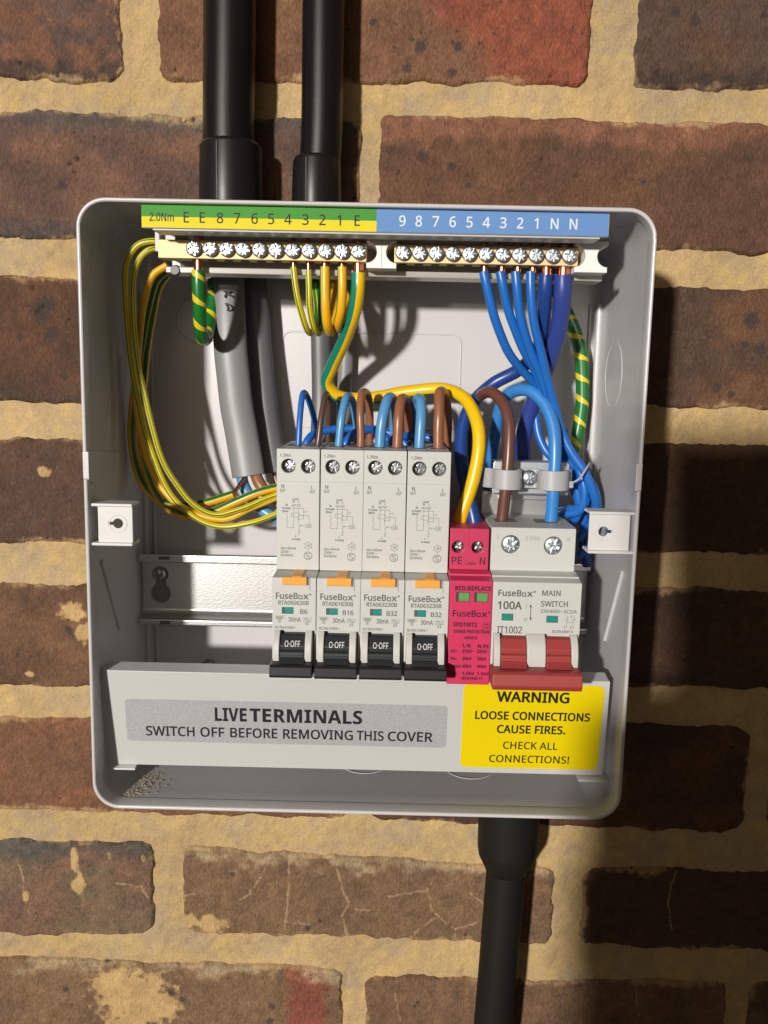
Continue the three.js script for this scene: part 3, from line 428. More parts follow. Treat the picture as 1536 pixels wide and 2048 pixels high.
function breaker(i, label, code, amp) {
  const x0 = -35.6 + 18 * i, x1 = x0 + 17.85, yT = 29, t = thing('circuit_breaker', label, 'circuit breaker', [x0 + 9, -67, 20], 'black-levered circuit breakers in a row');
  // housing behind the printed fronts
  part('housing', [extr([[yT - 0.15, 20], [yT - 0.15, ZU - 5.8], [-22, ZU - 5.8], [-22.3, ZN - 5.8], [-44.4, ZN - 5.8], [-44.4, 80], [-65, 80], [-65.2, 72], [-84, 72], [-84, 20]], x0 + 0.05, x1 - 0.05, 0.4, 0.2),
    extr([[-64.2, 79.6], [-64.2, 85.8], [-65.9, 85.8], [-65.9, 79.6]], x0, x1, 0.3, 0.15), box(x0, x0 + 0.9, -65, -44, 79.6, 86, 0.2), box(x1 - 0.9, x1, -65, -44, 79.6, 84.5, 0.2), box(x0 + 3.4, x1 - 3.4, -46, -43.8, 79, 83.2, 0.3)], whitePl, t);
  upperCover(x0, x1, -21.9, yT, [[4.9, 7.15, 2.95], [13.1, 7.15, 2.95]], null, null, null, t, upMat);
  const nf = extr([[-22.3, ZN - 6], [-22.3, ZN, 0.8], [-44.4, ZN, 0.3], [-44.4, ZN - 6]], x0, x1, 0.2, 0.25); uvPlanar(nf, x0, -44.4, 17.85, 22.1);
  part('front_face', nf, std([0.76, 0.76, 0.75], 0.48, 0, { map: printTex(17.85, 22.1, 20, nosePrint(code, amp)) }), t);
  part('test_button', [box(x0 + 4.0, x0 + 14.2, -25.3, -22.0, ZN - 2, ZN + 0.9, 0.4), box(x0 + 8.0, x0 + 12.2, -23.2, -21.7, ZU - 1, ZN + 0.2, 0.3)], orange, t);
  part('test_panel', [box(x0 + 3.7, x0 + 14.6, -27.4, -25.5, ZN - 1, ZN + 0.02, 0.02)], whitePl, t).visible = true;
  part('button_gap', [box(x0 + 14.3, x0 + 14.9, -25.4, -22.2, ZN - 1, ZN + 0.12, 0.05), box(x0 + 15.2, x0 + 15.4, -27.3, -22.6, ZN - 1, ZN + 0.1, 0.05)], std([0.16, 0.155, 0.15], 0.6), t);
  const iw = part('indicator_window', [box(x0 + 5.2, x0 + 8.6, -37.15, -34.8, ZN - 1, ZN + 0.16, 0.1)], tealMat, t); part('window_recess', [box(x0 + 3.9, x0 + 8.7, -37.45, -34.65, ZN - 1, ZN + 0.08, 0.05)], std([0.06, 0.08, 0.075], 0.6), iw);
  part('cheek', extr(CHEEK, x0 + 0.9, x0 + 3.4, 0.4, 0.4), whitePl, t); part('cheek', extr(CHEEK, x0 + 13.7, x0 + 16.5, 0.4, 0.4), whitePl, t);
  const pd = extr(PADDLE, x0 + 3.5, x0 + 13.6, 0.3, 0.3); uvPlanar(pd, x0 + 3.4, -57.3, 10.3, 12);
  const tg = part('toggle', pd, std([1, 1, 1], 0.42, 0, { map: togTex }), t); part('lever', extr(LEVER, x0 + 0.2, x0 + 17.3, 0.4, 0.35), blackTog, tg);
  const r = rng(40 + i); for (const hx of [4.9, 13.1]) { place('terminal_screw', screwPozi, darkSteel, t, V(x0 + hx, yT - 7.15, ZU - 5.6), r() * 6, 0.93); }
  for (const hx of [4.9, 13.1]) part('wire_entry', [box(x0 + hx - 3, x0 + hx + 3, yT - 1, yT + 0.12, 42, 60, 0.3)], std([0.2, 0.2, 0.19], 0.6), t);
  t.rotation.z = [0.0012, -0.0022, 0.0016, -0.001][i]; t.position.z += [0, 0.25, -0.1, 0.2][i] * S;
}
breaker(0, 'white circuit breaker marked B6, leftmost of the four with black levers', 'RTA060630B', 'B6');
breaker(1, 'white circuit breaker marked B16, second of the four with black levers', 'RTA061630B', 'B16');
breaker(2, 'white circuit breaker marked B32 between the one marked B16 and another marked B32', 'RTA063230B', 'B32');
breaker(3, 'white circuit breaker marked B32 right beside the pink surge protector', 'RTA063230B', 'B32');

{ // surge protector
  const x0 = 36.5, x1 = 53.9, yT = -2.7, t = thing('surge_protector', 'bright pink surge protection module between the breakers and the main switch', 'surge protector', [45, -67, 20]);
  part('housing', [extr([[yT - 0.2, 20], [yT - 0.2, ZU - 5.8], [-20, ZU - 5.8], [-20.4, ZN - 5.8], [-65.5, ZN - 5.8], [-65.5, 72], [-84, 72], [-84, 20]], x0 + 0.1, x1 - 0.1, 0.4, 0.2)], pinkPl, t);
  const pink = '#d43060', ink = '#34101f';
  upperCover(x0 + 0.4, x1 - 0.6, -20.2, yT, [[3.5, 7.9, 2.55], [11.7, 7.9, 2.55]], (g, w, h) => { g.fillStyle = pink; g.fillRect(0, 0, w, h); g.fillStyle = ink; T(g, 'PE', 0.6, 15.2, 3.1, 5.0, { fat: 0.1 }); T(g, '1.2Nm', 6.1, 15.5, 1.35, 5.1); T(g, 'N', 12.4, 15.3, 3.1, 3, { fat: 0.1 }); g.strokeStyle = '#8c1f42'; L(g, 0.14, 7.7, 0, 7.7, 9); }, null, null, t);
  const nf = extr([[-20.1, ZU - 1], [-20.3, ZU + 0.2, 0.1], [-22.0, ZN, 0.8], [-65.8, ZN, 0.4], [-65.8, ZN - 6], [-26, ZN - 6]], x0, x1, 0.3, 0.25); uvPlanar(nf, x0, -65.8, x1 - x0, 45.4);
  const q = (zx, zy) => [(zx - (95 - (zy - 650) * 0.03)) * 0.0425, 2.0 + (zy - 660) * 0.0428];
  const tt = (g, s, xa, xb, y, cap, o) => { const a = q(xa, y), b = q(xb, y); T(g, s, a[0], a[1], cap * 0.0425, b[0] - a[0], o); };
  part('front_face', nf, std([0.85, 0.85, 0.85], 0.42, 0, { map: printTex(x1 - x0, 45.4, 20, (g, w, h) => { g.fillStyle = pink; g.fillRect(0, 0, w, h); g.fillStyle = g.strokeStyle = ink;
    tt(g, 'RED:REPLACE', 140, 490, 745, 42, { bold: 1 }); const b = q(115, 1000), b2 = q(452, 1000); brand(g, b[0], b[1], 2.5, b2[0] - b[0]); tt(g, 'SPD1MT2', 125, 355, 1100, 40, { bold: 1 }); tt(g, 'T2', 424, 466, 1108, 36); const k = q(412, 1060); g.lineWidth = 0.14; g.strokeRect(k[0], k[1], 2.7, 2.4);
    tt(g, 'SURGE PROTECTION', 132, 478, 1163, 30, { bold: 1 }); tt(g, 'DEVICE', 232, 358, 1222, 28, { bold: 1 }); tt(g, 'L-N', 218, 297, 1305, 38, { bold: 1 }); tt(g, 'N-PE', 360, 473, 1308, 36, { bold: 1 });
    for (const [a, c, d, y] of [['Uc:', '275V~', '255V~', 1358], ['In:', '20kA', '20kA', 1430], ['Imax:', '40kA', '40kA', 1506], ['Up:', '1.5kV', '1.5kV', 1578]]) { tt(g, a, 100, a.length > 4 ? 205 : 165, y, 30, { bold: 1 }); tt(g, c, 212, c.length > 4 ? 330 : 305, y, 32, { bold: 1 }); tt(g, d, 355, d.length > 4 ? 472 : 448, y, 32, { bold: 1 }); }
    tt(g, 'IEC61643-11', 205, 415, 1625, 28, { bold: 1 }); for (let i = 0; i < 5; i++) { g.strokeStyle = '#b0224f'; L(g, 0.1, 0, 0.3 + i * 0.32, w, 0.3 + i * 0.32); } }) }), t);
  for (const [a, b] of [[158, 278], [332, 455]]) { const p0 = q(a, 768), p1 = q(b, 850); const m = part('indicator_window', [box(x0 + p0[0] + 0.9, x0 + p1[0], -20.4 - p1[1], -20.4 - p0[1], ZN - 1, ZN + 0.15, 0.15)], greenWin, t); part('window_recess', [box(x0 + p0[0] - 0.2, x0 + p1[0] + 0.25, -20.4 - p1[1] - 0.25, -20.4 - p0[1] + 0.25, ZN - 1, ZN + 0.08, 0.05)], std([0.07, 0.02, 0.03], 0.5), m); }
  for (const hx of [3.9, 12.1]) place('terminal_screw', screwPozi, darkSteel, t, V(x0 + hx, yT - 7.9, ZU - 5.6), hx, 0.82);
}
{ // main switch
  const x0 = 54.1, x1 = 90.1, yT = -1.9, t = thing('main_switch', 'double-width white main switch with red lever at the right end of the row', 'main switch', [72, -67, 20]);
  part('housing', [extr([[yT - 0.2, 20], [yT - 0.2, ZU - 5.8], [-20.2, ZU - 5.8], [-20.8, ZN - 5.8], [-43.6, ZN - 5.8], [-43.6, 80], [-65, 80], [-65.2, 72], [-84, 72], [-84, 20]], x0 + 0.05, x1 - 0.05, 0.4, 0.2),
    extr([[-63.9, 79.6], [-63.9, 85.8], [-65.5, 85.8], [-65.5, 79.6]], x0, x1, 0.3, 0.15), box(x0, x0 + 0.9, -65, -43.2, 79.6, 86, 0.2), box(x1 - 0.9, x1, -65, -43.2, 79.6, 85, 0.2), box(x0 + 3.4, x1 - 3.4, -45.4, -43.2, 79, 83.2, 0.3)], whitePl, t);
  upperCover(x0 + 0.05, x1 - 0.7, -20.2, yT, [[8.2, 7.1, 3.85], [26, 7.3, 3.85]], (g, w, h) => { g.fillStyle = '#d8d9d6'; g.fillRect(0, 0, w, h); g.fillStyle = '#b4b3ad'; T(g, 'L', 2.3, 4.8, 1.9, 1.1); T(g, '2.5Nm', 14.2, 5.2, 1.7, 6.3); T(g, 'N', 31.5, 5.2, 1.7, 1.5); }, null, null, t);
  const nf = extr([[-20.1, ZU - 1], [-20.3, ZU + 0.2, 0.1], [-22.2, ZN, 0.8], [-43.6, ZN, 0.3], [-43.6, ZN - 6], [-26, ZN - 6]], x0, x1, 0.3, 0.25); uvPlanar(nf, x0, -43.6, 36, 23.2);
  const q = (zx, zy) => [(zx - (525 - (zy - 660) * 0.034)) * 0.0425, 2.2 + (zy - 668) * 0.0425];
  const tt = (g, s, xa, xb, y, cap, o) => { const a = q(xa, y), b = q(xb, y); T(g, s, a[0], a[1], cap * 0.0425, b[0] - a[0], o); };
  part('front_face', nf, std([0.76, 0.76, 0.75], 0.48, 0, { map: printTex(36, 23.2, 20, (g, w, h) => { g.fillStyle = '#d8d9d6'; g.fillRect(0, 0, w, h); g.fillStyle = g.strokeStyle = GREY; const b = q(565, 795), b2 = q(900, 795); brand(g, b[0], b[1], 2.5, b2[0] - b[0]);
    tt(g, 'MAIN', 985, 1172, 784, 50); tt(g, 'SWITCH', 978, 1243, 890, 52); tt(g, '100A', 560, 795, 922, 72, { fat: 0.22 }); tt(g, '230/400V~ AC22A', 978, 1325, 952, 32, { fat: 0.05 }); tt(g, 'IT1002', 560, 805, 1163, 68); tt(g, 'IEC/EN 60947-3', 1090, 1290, 1147, 24, { fat: 0.06 });
    const c = (zx, zy) => q(zx, zy); L(g, 0.3, ...c(886, 880), ...c(880, 1025)); for (const [y, d] of [[870, 1], [1032, -1]]) { const a = c(883, y); g.beginPath(); g.moveTo(...a); g.lineTo(a[0] - 0.55, a[1] + d * 1.3); g.lineTo(a[0] + 0.55, a[1] + d * 1.3); g.fill(); }
    tt(g, 'I', 840, 847, 900, 34); g.lineWidth = 0.16; g.beginPath(); g.arc(...c(835, 1020), 0.6, 0, 7); g.stroke();
    const ln = (...a) => { const o = []; for (let i = 0; i < a.length; i += 2) o.push(...c(a[i], a[i + 1])); L(g, 0.13, ...o); }; ln(1238, 980, 1238, 1010); ln(1302, 980, 1302, 1010); for (const x of [1238, 1302]) { g.beginPath(); g.arc(...c(x, 1016), 0.3, 0, 7); g.stroke(); } ln(1216, 1016, 1230, 1040, 1290, 1040, 1278, 1016); ln(1230, 1040, 1228, 1100); ln(1290, 1040, 1294, 1105); tt(g, '1', 1214, 1222, 998, 24); tt(g, '3', 1268, 1282, 998, 24); tt(g, '2', 1204, 1216, 1100, 24); tt(g, '4', 1262, 1276, 1102, 24); }) }), t);
  for (const [a, b, y0, y1] of [[612, 708, 972, 1030], [1041, 1137, 984, 1042]]) { const p0 = q(a, y0), p1 = q(b, y1), m = part('indicator_window', [box(x0 + p0[0], x0 + p1[0], -20.4 - p1[1], -20.4 - p0[1], ZN - 1, ZN + 0.16, 0.1)], tealMat, t); part('window_recess', [box(x0 + p0[0] - 0.25, x0 + p1[0] + 0.3, -20.4 - p1[1] - 0.25, -20.4 - p0[1] + 0.2, ZN - 1, ZN + 0.08, 0.05)], std([0.06, 0.08, 0.075], 0.6), m); }
  const up = (pr) => pr.map((p) => [p[0] + 0.6, ...p.slice(1)]);
  for (const [a, b] of [[0.9, 3.5], [14.3, 21.9], [32.3, 35.1]]) part('cheek', extr(up(CHEEK), x0 + a, x0 + b, 0.4, 0.4), whitePl, t);
  const tg = part('toggle', [extr(up(PADDLE), x0 + 3.7, x0 + 14.1, 0.3, 0.3), extr(up(PADDLE), x0 + 22.1, x0 + 32.1, 0.3, 0.3)], redTog, t, 'pair of red paddles'); part('lever', extr([[-56, 88], [-56.2, 97.4, 0.6], [-57, 98.6, 0.4], [-61.4, 99.4, 0.6], [-63.4, 98.4, 0.5], [-63.6, 88]], x0 - 0.4, x0 + 35.4, 0.5, 0.5), redTog, tg);
  for (const [hx, hy, a] of [[8.25, 7.1, 0.5], [26.05, 7.3, 1.1]]) place('terminal_screw', screwPozi, zinc, t, V(x0 + hx, yT - hy, ZU - 2.4), a, 1.2);
  for (const hx of [8, 25.5]) part('wire_entry', [box(x0 + hx - 4.6, x0 + hx + 4.6, yT - 1, yT + 0.1, 48, 59, 0.3)], std([0.14, 0.14, 0.13], 0.6), t);
}

// ---------------------------------------------------------------- cover plate and its two labels
{
  const t = thing('cover_plate', 'long pale grey metal cover strip across the bottom of the box carrying two labels', 'cover plate', [0, -111, 70]);
  const yA = -66.5, zA = 76.5, yB = -111.2, zB = 70.8, nrm = V(0, zA - zB, yA - yB).normalize(), ny = -nrm.y, nz = nrm.z;
  const len = Math.hypot(yA - yB, zA - zB), ang = Math.atan2(zB - zA, yA - yB);
  const lay = (g) => { g.rotateX(-ang); g.translate(0, yB, zB); return g; }; // local: y up the plate from its bottom edge, z out of it
  part('plate', [lay(slab(roundPoly([[-109.2, 0], [107.2, 0], [106.4, len], [-109.2, len]], 0.5), -1.2, 0, 0.25)), lay(box(-109.1, 106.2, len - 1.1, len, -9, -0.6, 0.4))], std([0.5, 0.5, 0.49], 0.45, 0, { bumpMap: tile(galvTex, 0.06, 12), bumpScale: 0.00002 }), t);
  part('tab', lay(box(-107, -97, -1.0, -0.1, -2, 3, 0.3)), whiteTab, t); part('tab', lay(box(96, 109.5, -1.6, -0.6, -3, 3, 0.3)), whiteTab, t);
  const hit = (px, py) => { const d = ray(px, py), o = V(...CAM.p), n = V(0, -Math.sin(-ang) * -1, 0); const u = V(0, Math.cos(ang), -Math.sin(ang)), nn = V(0, Math.sin(ang), Math.cos(ang)), b = V(0, yB, zB); const k = b.clone().sub(o).dot(nn) / d.dot(nn), q = o.addScaledVector(d, k); return [q.x, q.clone().sub(b).dot(u)]; };
  const lab = (name, c, r, tex, rough, extra, label) => { const x0 = (c[0][0] + c[2][0]) / 2, x1 = (c[1][0] + c[3][0]) / 2, y1 = (c[0][1] + c[1][1]) / 2, y0 = (c[2][1] + c[3][1]) / 2; const g = slab(rrect(x0, x1, y0, y1, r), 0.02, 0.2, 0.04, 12); uvPlanar(g, x0, y0, x1 - x0, y1 - y0); lay(g); part(name, g, std([0.82, 0.82, 0.82], rough, 0, { map: tex(x1 - x0, y1 - y0), ...extra }), t, label); };
  lab('danger_label', [hit(252, 1397), hit(893, 1411), hit(252, 1480), hit(893, 1496)], 1.8, (w, h) => printTex(w, h, 14, (g) => { g.fillStyle = '#b6b7ba'; g.fillRect(0, 0, w, h); const r = rng(3); for (let i = 0; i < 26000; i++) { const v = 150 + 100 * r(); g.fillStyle = `rgba(${v},${v},${v + 3},0.5)`; g.fillRect(r() * w, r() * h, 0.22, 0.22); }
    g.fillStyle = '#2a2c31'; const f = (p) => (p - 252) / 641 * w; T(g, 'LIVE', f(428), h * 0.48, 6.2, f(496) - f(428), { bold: 1, fat: 0.16 }); T(g, 'TERMINALS', f(500), h * 0.48, 6.2, f(726) - f(500), { bold: 1, fat: 0.16 }); for (const [t2, a, b] of [['SWITCH', 290, 391], ['OFF', 399, 449], ['BEFORE', 458, 556], ['REMOVING', 564, 708], ['THIS', 714, 769], ['COVER', 775, 866]]) T(g, t2, f(a), h * 0.86, 4.4, f(b) - f(a), { fat: 0.24 }); }), 0.4, { metalness: 0.12, bumpMap: tile(galvTex, 6, 1.6), bumpScale: 0.00012 }, 'silver label reading LIVE TERMINALS');
  lab('warning_label', [hit(928, 1366), hit(1208, 1372), hit(920, 1533), hit(1196, 1540)], 3.2, (w, h) => printTex(w, h, 18, (g) => { g.fillStyle = '#f2d900'; g.fillRect(0, 0, w, h); g.fillStyle = '#2c2c14'; const m = (s, y, cap, wd, o) => T(g, s, w * 0.5, y * h, cap, wd * w, { mid: 1, ...o });
    m('WARNING', 0.205, 4.6, 0.52, { fat: 0.42 }); m('LOOSE CONNECTIONS', 0.415, 3.6, 0.83, { fat: 0.3 }); m('CAUSE FIRES.', 0.575, 3.6, 0.5, { fat: 0.3 }); m('CHECK ALL', 0.765, 3.4, 0.4, { fat: 0.12 }); m('CONNECTIONS!', 0.93, 3.4, 0.59, { fat: 0.12 }); }), 0.36, {}, 'yellow label warning that loose connections cause fires');
}

// ---------------------------------------------------------------- wires
const YEL = [236, 190, 10], GRN = [24, 104, 44], TEA = [16, 124, 104];
const stripe = (fn) => dataTex(64, 256, (x, y, c) => { const k = fn(x / 64, y / 256); c[0] = k[0]; c[1] = k[1]; c[2] = k[2]; });
const wr = (v, a, w) => Math.abs(((v - a + 0.5) % 1 + 1) % 1 - 0.5) < w;
const pvc = (c, t) => new THREE.MeshPhysicalMaterial({ color: t ? 0xffffff : new THREE.Color().setRGB(...c), map: t || null, roughness: 0.36, clearcoat: 0.25, clearcoatRoughness: 0.3 });
const M = {
  ye: pvc(0, stripe((u, v) => (wr(v, 0.07, 0.035) || wr(v, 0.57, 0.12) || wr(v, 0.93, 0.012) ? GRN : [214, 190, 28]))),
  ye2: pvc(0, stripe((u, v) => (wr(v, 0.25, 0.11) ? TEA : [234, 172, 14]))),
  ye3: pvc(0, stripe((u, v) => (wr(v, 0.3, 0.075) || wr(v, 0.7, 0.06) ? GRN : [222, 166, 18]))),
  half: pvc(0, stripe((u, v) => (wr(v, 0.3, 0.225) ? TEA : YEL))),
  spiral: pvc(0, stripe((u, v) => (wr(v + u, 0.2, 0.12 + 0.03 * Math.sin(v * 12.566)) ? [214, 190, 30] : [16, 106, 40]))),
  blue: pvc([0.012, 0.118, 0.47]), sky: pvc([0.085, 0.28, 0.54]), sky2: pvc([0.04, 0.22, 0.58]), deep: pvc([0.012, 0.05, 0.24]), violet: pvc([0.03, 0.055, 0.27]), mid: pvc([0.012, 0.135, 0.5]),
  brown: pvc([0.27, 0.105, 0.05]), brown2: pvc([0.13, 0.048, 0.034]), dbrown: pvc([0.09, 0.05, 0.036]), yellow: pvc([0.83, 0.5, 0.005]), grey: std([0.2, 0.205, 0.205], 0.42), grey2: std([0.1, 0.103, 0.108], 0.42),
};
function wire(name, label, cat, mat, r, pts, o = {}) {
  const q = pts.map((p) => (p.isVector3 ? p : at(p[0], p[1], p[2]))), lo = q.reduce((a, b) => (b.y < a.y ? b : a)), t = thing(name, label, cat, [lo.x, lo.y, lo.z], o.group);
  part(o.part || 'insulation', sweep(q, r, { wob: Math.min(1.1, 0.9 / (typeof r === 'number' ? r : 2) + 0.35), ...o }), mat, t);
  if (o.ends) for (const [a, b, rr] of o.ends) part('copper_end', sweep([at(...a), at((a[0] + b[0]) / 2, (a[1] + b[1]) / 2, (a[2] + b[2]) / 2), at(...b)], rr || 1.1, { rad: 10 }), copper, t);
  return t;
}
// earth bar, thick sleeved loop and the four wires with tight bends
wire('earth_wire', 'thick green and yellow spiral-striped wire looping below the left end of the brass bar', 'wire', M.spiral, 2.85, [[397, 541, 61], [397, 570, 61], [399, 620, 59], [401, 660, 55], [406, 679, 47], [414, 672, 37], [420, 640, 30], [427, 600, 26], [428, 560, 24]], { ends: [[[397, 470, 61], [397, 546, 61], 2]], group: null });
for (const [px, lab, m, r, pts] of [
  [587, 'thin yellow and green wire under screw four, leftmost of the tight loops', 'ye', 1.35, [[587, 534, 61], [591, 566, 61], [600, 615, 60], [610, 650, 57], [620, 665, 51], [630, 655, 44], [633, 620, 38], [628, 560, 32], [630, 520, 26]]],
  [617, 'thin yellow and green wire under screw three, second of the tight loops', 'ye', 1.35, [[617, 542, 61], [618, 575, 61], [621, 620, 60], [628, 652, 57], [637, 665, 51], [642, 652, 44], [640, 610, 38], [634, 560, 32], [640, 520, 26]]],
  [650, 'yellow wire under screw two, third of the tight loops', 'ye2', 2.1, [[650, 534, 61], [650, 575, 61], [651, 620, 60], [654, 650, 57], [661, 663, 50], [668, 645, 43], [670, 600, 37], [668, 550, 30], [660, 520, 24]]],
  [684, 'yellow wire under screw one, fourth of the tight loops', 'ye2', 2.0, [[684, 534, 61], [684, 575, 61], [681, 620, 59], [676, 645, 55], [678, 657, 48], [690, 645, 40], [697, 612, 34], [688, 585, 30], [674, 550, 26], [668, 520, 24]]],
]) wire('earth_wire', lab, 'wire', M[m], r, pts, { group: 'earth wires in tight loops', ends: [[[px, 472, 61], [px, 540, 61], r > 2 ? 1.3 : 0.9]] });
wire('earth_wire', 'thick wire, teal and yellow, curving down to the pink surge protector', 'wire', M.half, 2.95, [[717, 546, 61], [716, 575, 61], [709, 622, 57], [690, 680, 46], [665, 735, 34], [655, 766, 28], [676, 792, 25], [735, 797, 24], [820, 783, 25], [885, 778, 29], [928, 796, 38], [953, 842, 47], [958, 890, 51], [946, 960, 53], [920, 1042, 54], [915, 1075, 54]], { ends: [[[717, 468, 61], [717, 552, 61], 2.3]], phase: 0.06 });
// earth wires looping down the left side of the box
const LG = 'earth wires looping down the left side';
wire('earth_wire', 'thin yellow and green wire on the left side whose loop hangs lowest', 'wire', M.ye, 1.32, [[335, 488, 54], [305, 482, 55], [276, 490, 55], [256, 518, 54], [250, 565, 52], [254, 640, 50], [264, 730, 48], [284, 830, 46], [312, 930, 45], [350, 1000, 44], [400, 1040, 44], [450, 1053, 44], [505, 1045, 44], [556, 1026, 42], [575, 1018, 40]], { group: LG, phase: 0.02 });
wire('earth_wire', 'yellow and green wire in the inner front loop down the left side', 'wire', M.ye, 1.32, [[335, 500, 50], [305, 497, 52], [283, 512, 52], [267, 545, 51], [265, 600, 50], [272, 690, 50], [290, 790, 49], [318, 900, 48], [350, 965, 47], [385, 1008, 46], [430, 1030, 45], [480, 1020, 44], [530, 998, 42], [575, 982, 40]], { group: LG, phase: 0.05 });
wire('earth_wire', 'orange yellow wire farthest left in the back of the loop, ending near the grey cable', 'wire', M.ye3, 1.9, [[335, 540, 40], [312, 560, 38], [296, 610, 36], [284, 690, 34], [268, 790, 33], [263, 860, 33], [268, 920, 33], [286, 970, 33], [320, 1003, 34], [370, 1012, 36], [420, 1003, 38], [468, 988, 40]], { group: LG, phase: 0.42, ends: [[[466, 989, 40], [489, 956, 34], 0.9]] });
wire('earth_wire', 'broad yellow and green striped wire of the back loop, rising to the leftmost breaker', 'wire', M.ye3, 2.0, [[335, 548, 36], [318, 572, 34], [302, 640, 33], [288, 740, 32], [281, 830, 32], [284, 900, 32], [298, 960, 33], [330, 1010, 34], [375, 1031, 36], [420, 1026, 38], [470, 1004, 39], [520, 984, 39], [575, 970, 38]], { group: LG, phase: 0.38 });
wire('earth_wire', 'yellow wire between the front and back loops on the left side', 'wire', M.ye3, 1.7, [[335, 530, 44], [306, 550, 43], [288, 600, 42], [276, 690, 41], [272, 780, 40], [284, 880, 40], [310, 955, 40], [350, 1005, 41], [400, 1030, 42], [450, 1038, 42], [505, 1015, 41], [575, 985, 39]], { group: LG, phase: 0.1 });
// grey sheathed cables
{
  const t = wire('grey_cable', 'wide flat grey cable with handwritten marks, leftmost of the grey cables', 'cable', M.grey, 7.6, [[453, 450, 22], [454, 540, 24], [456, 600, 26], [460, 680, 28], [470, 790, 29], [484, 870, 30], [497, 952, 32]], { part: 'sheath', flat: 0.55, rad: 24 });
  const pen = std([0.03, 0.028, 0.03], 0.6), zf = 31.2, stroke = (...p) => { const a = []; for (let i = 0; i < p.length; i += 2) a.push(at(p[i], p[i + 1], zf)); return sweep(a, 0.42, { rad: 6, flat: 0.35, step: 0.6 }); };
  part('pen_mark', [stroke(447, 583, 464, 582), stroke(449, 595, 452, 588, 460, 590, 466, 594), stroke(458, 582, 456, 591), stroke(452, 607, 460, 610, 466, 618, 458, 622), stroke(451, 606, 456, 616, 455, 622)], pen, t);
  part('core', sweep([at(482, 944, 31), at(488, 972, 31), at(510, 1005, 32), at(540, 1030, 34), at(575, 1045, 35)], 2.7, {}), M.sky, t, 'blue core'); part('core', sweep([at(510, 944, 31), at(518, 965, 31), at(538, 990, 32), at(575, 1012, 34)], 2.8, {}), M.brown, t, 'brown core');
}
{ const t = wire('grey_cable', 'darker grey cable close behind the one with handwriting', 'cable', M.grey2, 6, [[505, 450, 14], [506, 540, 14], [512, 620, 14], [520, 720, 15], [532, 830, 17], [550, 945, 20]], { part: 'sheath', flat: 0.6, rad: 24 });
  part('core', sweep([at(548, 938, 20), at(556, 970, 21), at(585, 1005, 24)], 1.6, {}), M.brown2, t, 'red brown core'); }
wire('grey_cable', 'dark grey cable coming straight down behind the breakers', 'cable', M.grey2, 4.6, [[640, 450, 14], [640, 560, 14], [641, 680, 14], [642, 790, 14], [640, 900, 16], [640, 960, 16]], { part: 'sheath', flat: 0.6, rad: 20 });
wire('grey_cable', 'grey cable half hidden behind the long yellow wire', 'cable', M.grey, 3.6, [[690, 450, 8], [690, 560, 8], [692, 700, 8], [688, 800, 8], [690, 960, 10]], { part: 'sheath', flat: 0.7, rad: 20 });
// loops into the breakers
const LB = (lab, m, r, p) => wire('wire_loop', lab, 'wire', M[m], r, p, { group: 'wires looping into the breaker tops' });
LB('thin royal blue wire bent in a sharp peak above the leftmost breaker', 'blue', 1.35, [[596, 905, 52], [597, 885, 52], [600, 830, 50], [606, 788, 46], [613, 792, 40], [627, 835, 35], [636, 880, 31], [638, 930, 28]]);
LB('thin dark brown wire above the right side of the leftmost breaker', 'dbrown', 1.35, [[633, 903, 52], [637, 880, 52], [642, 830, 50], [650, 789, 45], [657, 795, 38], [658, 840, 32], [655, 890, 29], [655, 930, 27]]);
LB('light blue wire looping above the breaker marked B16', 'sky', 1.75, [[676, 905, 52], [678, 885, 52], [684, 830, 51], [694, 793, 46], [704, 800, 38], [712, 840, 33], [716, 890, 29], [716, 930, 27]]);
LB('brown wire looping above the breaker marked B16', 'brown', 1.75, [[721, 905, 52], [721, 880, 52], [722, 825, 51], [725, 787, 46], [735, 790, 38], [740, 830, 33], [738, 890, 29], [738, 930, 27]]);
LB('thick light blue wire arching over the third breaker from the left', 'sky', 2.35, [[759, 905, 52], [761, 880, 52], [766, 830, 51], [776, 796, 46], [788, 802, 38], [790, 840, 33], [786, 890, 29], [784, 930, 27]]);
LB('thick brown wire arching over the third breaker from the left', 'brown', 2.3, [[794, 908, 52], [795, 880, 52], [797, 832, 51], [803, 800, 46], [814, 806, 38], [817, 845, 33], [814, 890, 29], [812, 930, 27]]);
LB('thick light blue wire arching over the breaker nearest the surge protector', 'sky', 2.35, [[838, 908, 52], [840, 880, 52], [844, 838, 51], [842, 803, 47], [836, 797, 40], [834, 830, 33], [836, 890, 29], [836, 930, 27]]);
LB('thick brown wire standing tallest, over the breaker nearest the surge protector', 'brown', 2.3, [[877, 910, 52], [877, 880, 52], [879, 830, 51], [880, 785, 46], [889, 790, 38], [894, 840, 33], [893, 890, 29], [892, 930, 27]]);
for (const [lab, p] of [
  ['royal blue link wire running low behind all the breaker loops', [[610, 906, 36], [614, 884, 36], [630, 866, 33], [665, 858, 31], [710, 857, 30], [760, 861, 30], [790, 872, 31], [810, 888, 33], [820, 915, 34]]],
  ['royal blue link wire between the second and third breakers', [[688, 906, 38], [692, 884, 38], [706, 868, 36], [730, 859, 34], [752, 860, 32], [775, 878, 32], [785, 915, 32]]],
  ['royal blue link wire dropping to the breaker beside the surge protector', [[775, 905, 36], [785, 880, 36], [815, 872, 34], [845, 874, 32], [868, 882, 33], [885, 900, 34], [888, 925, 34]]],
]) wire('link_wire', lab, 'wire', M.blue, 1.8, p, { group: 'royal blue link wires' });
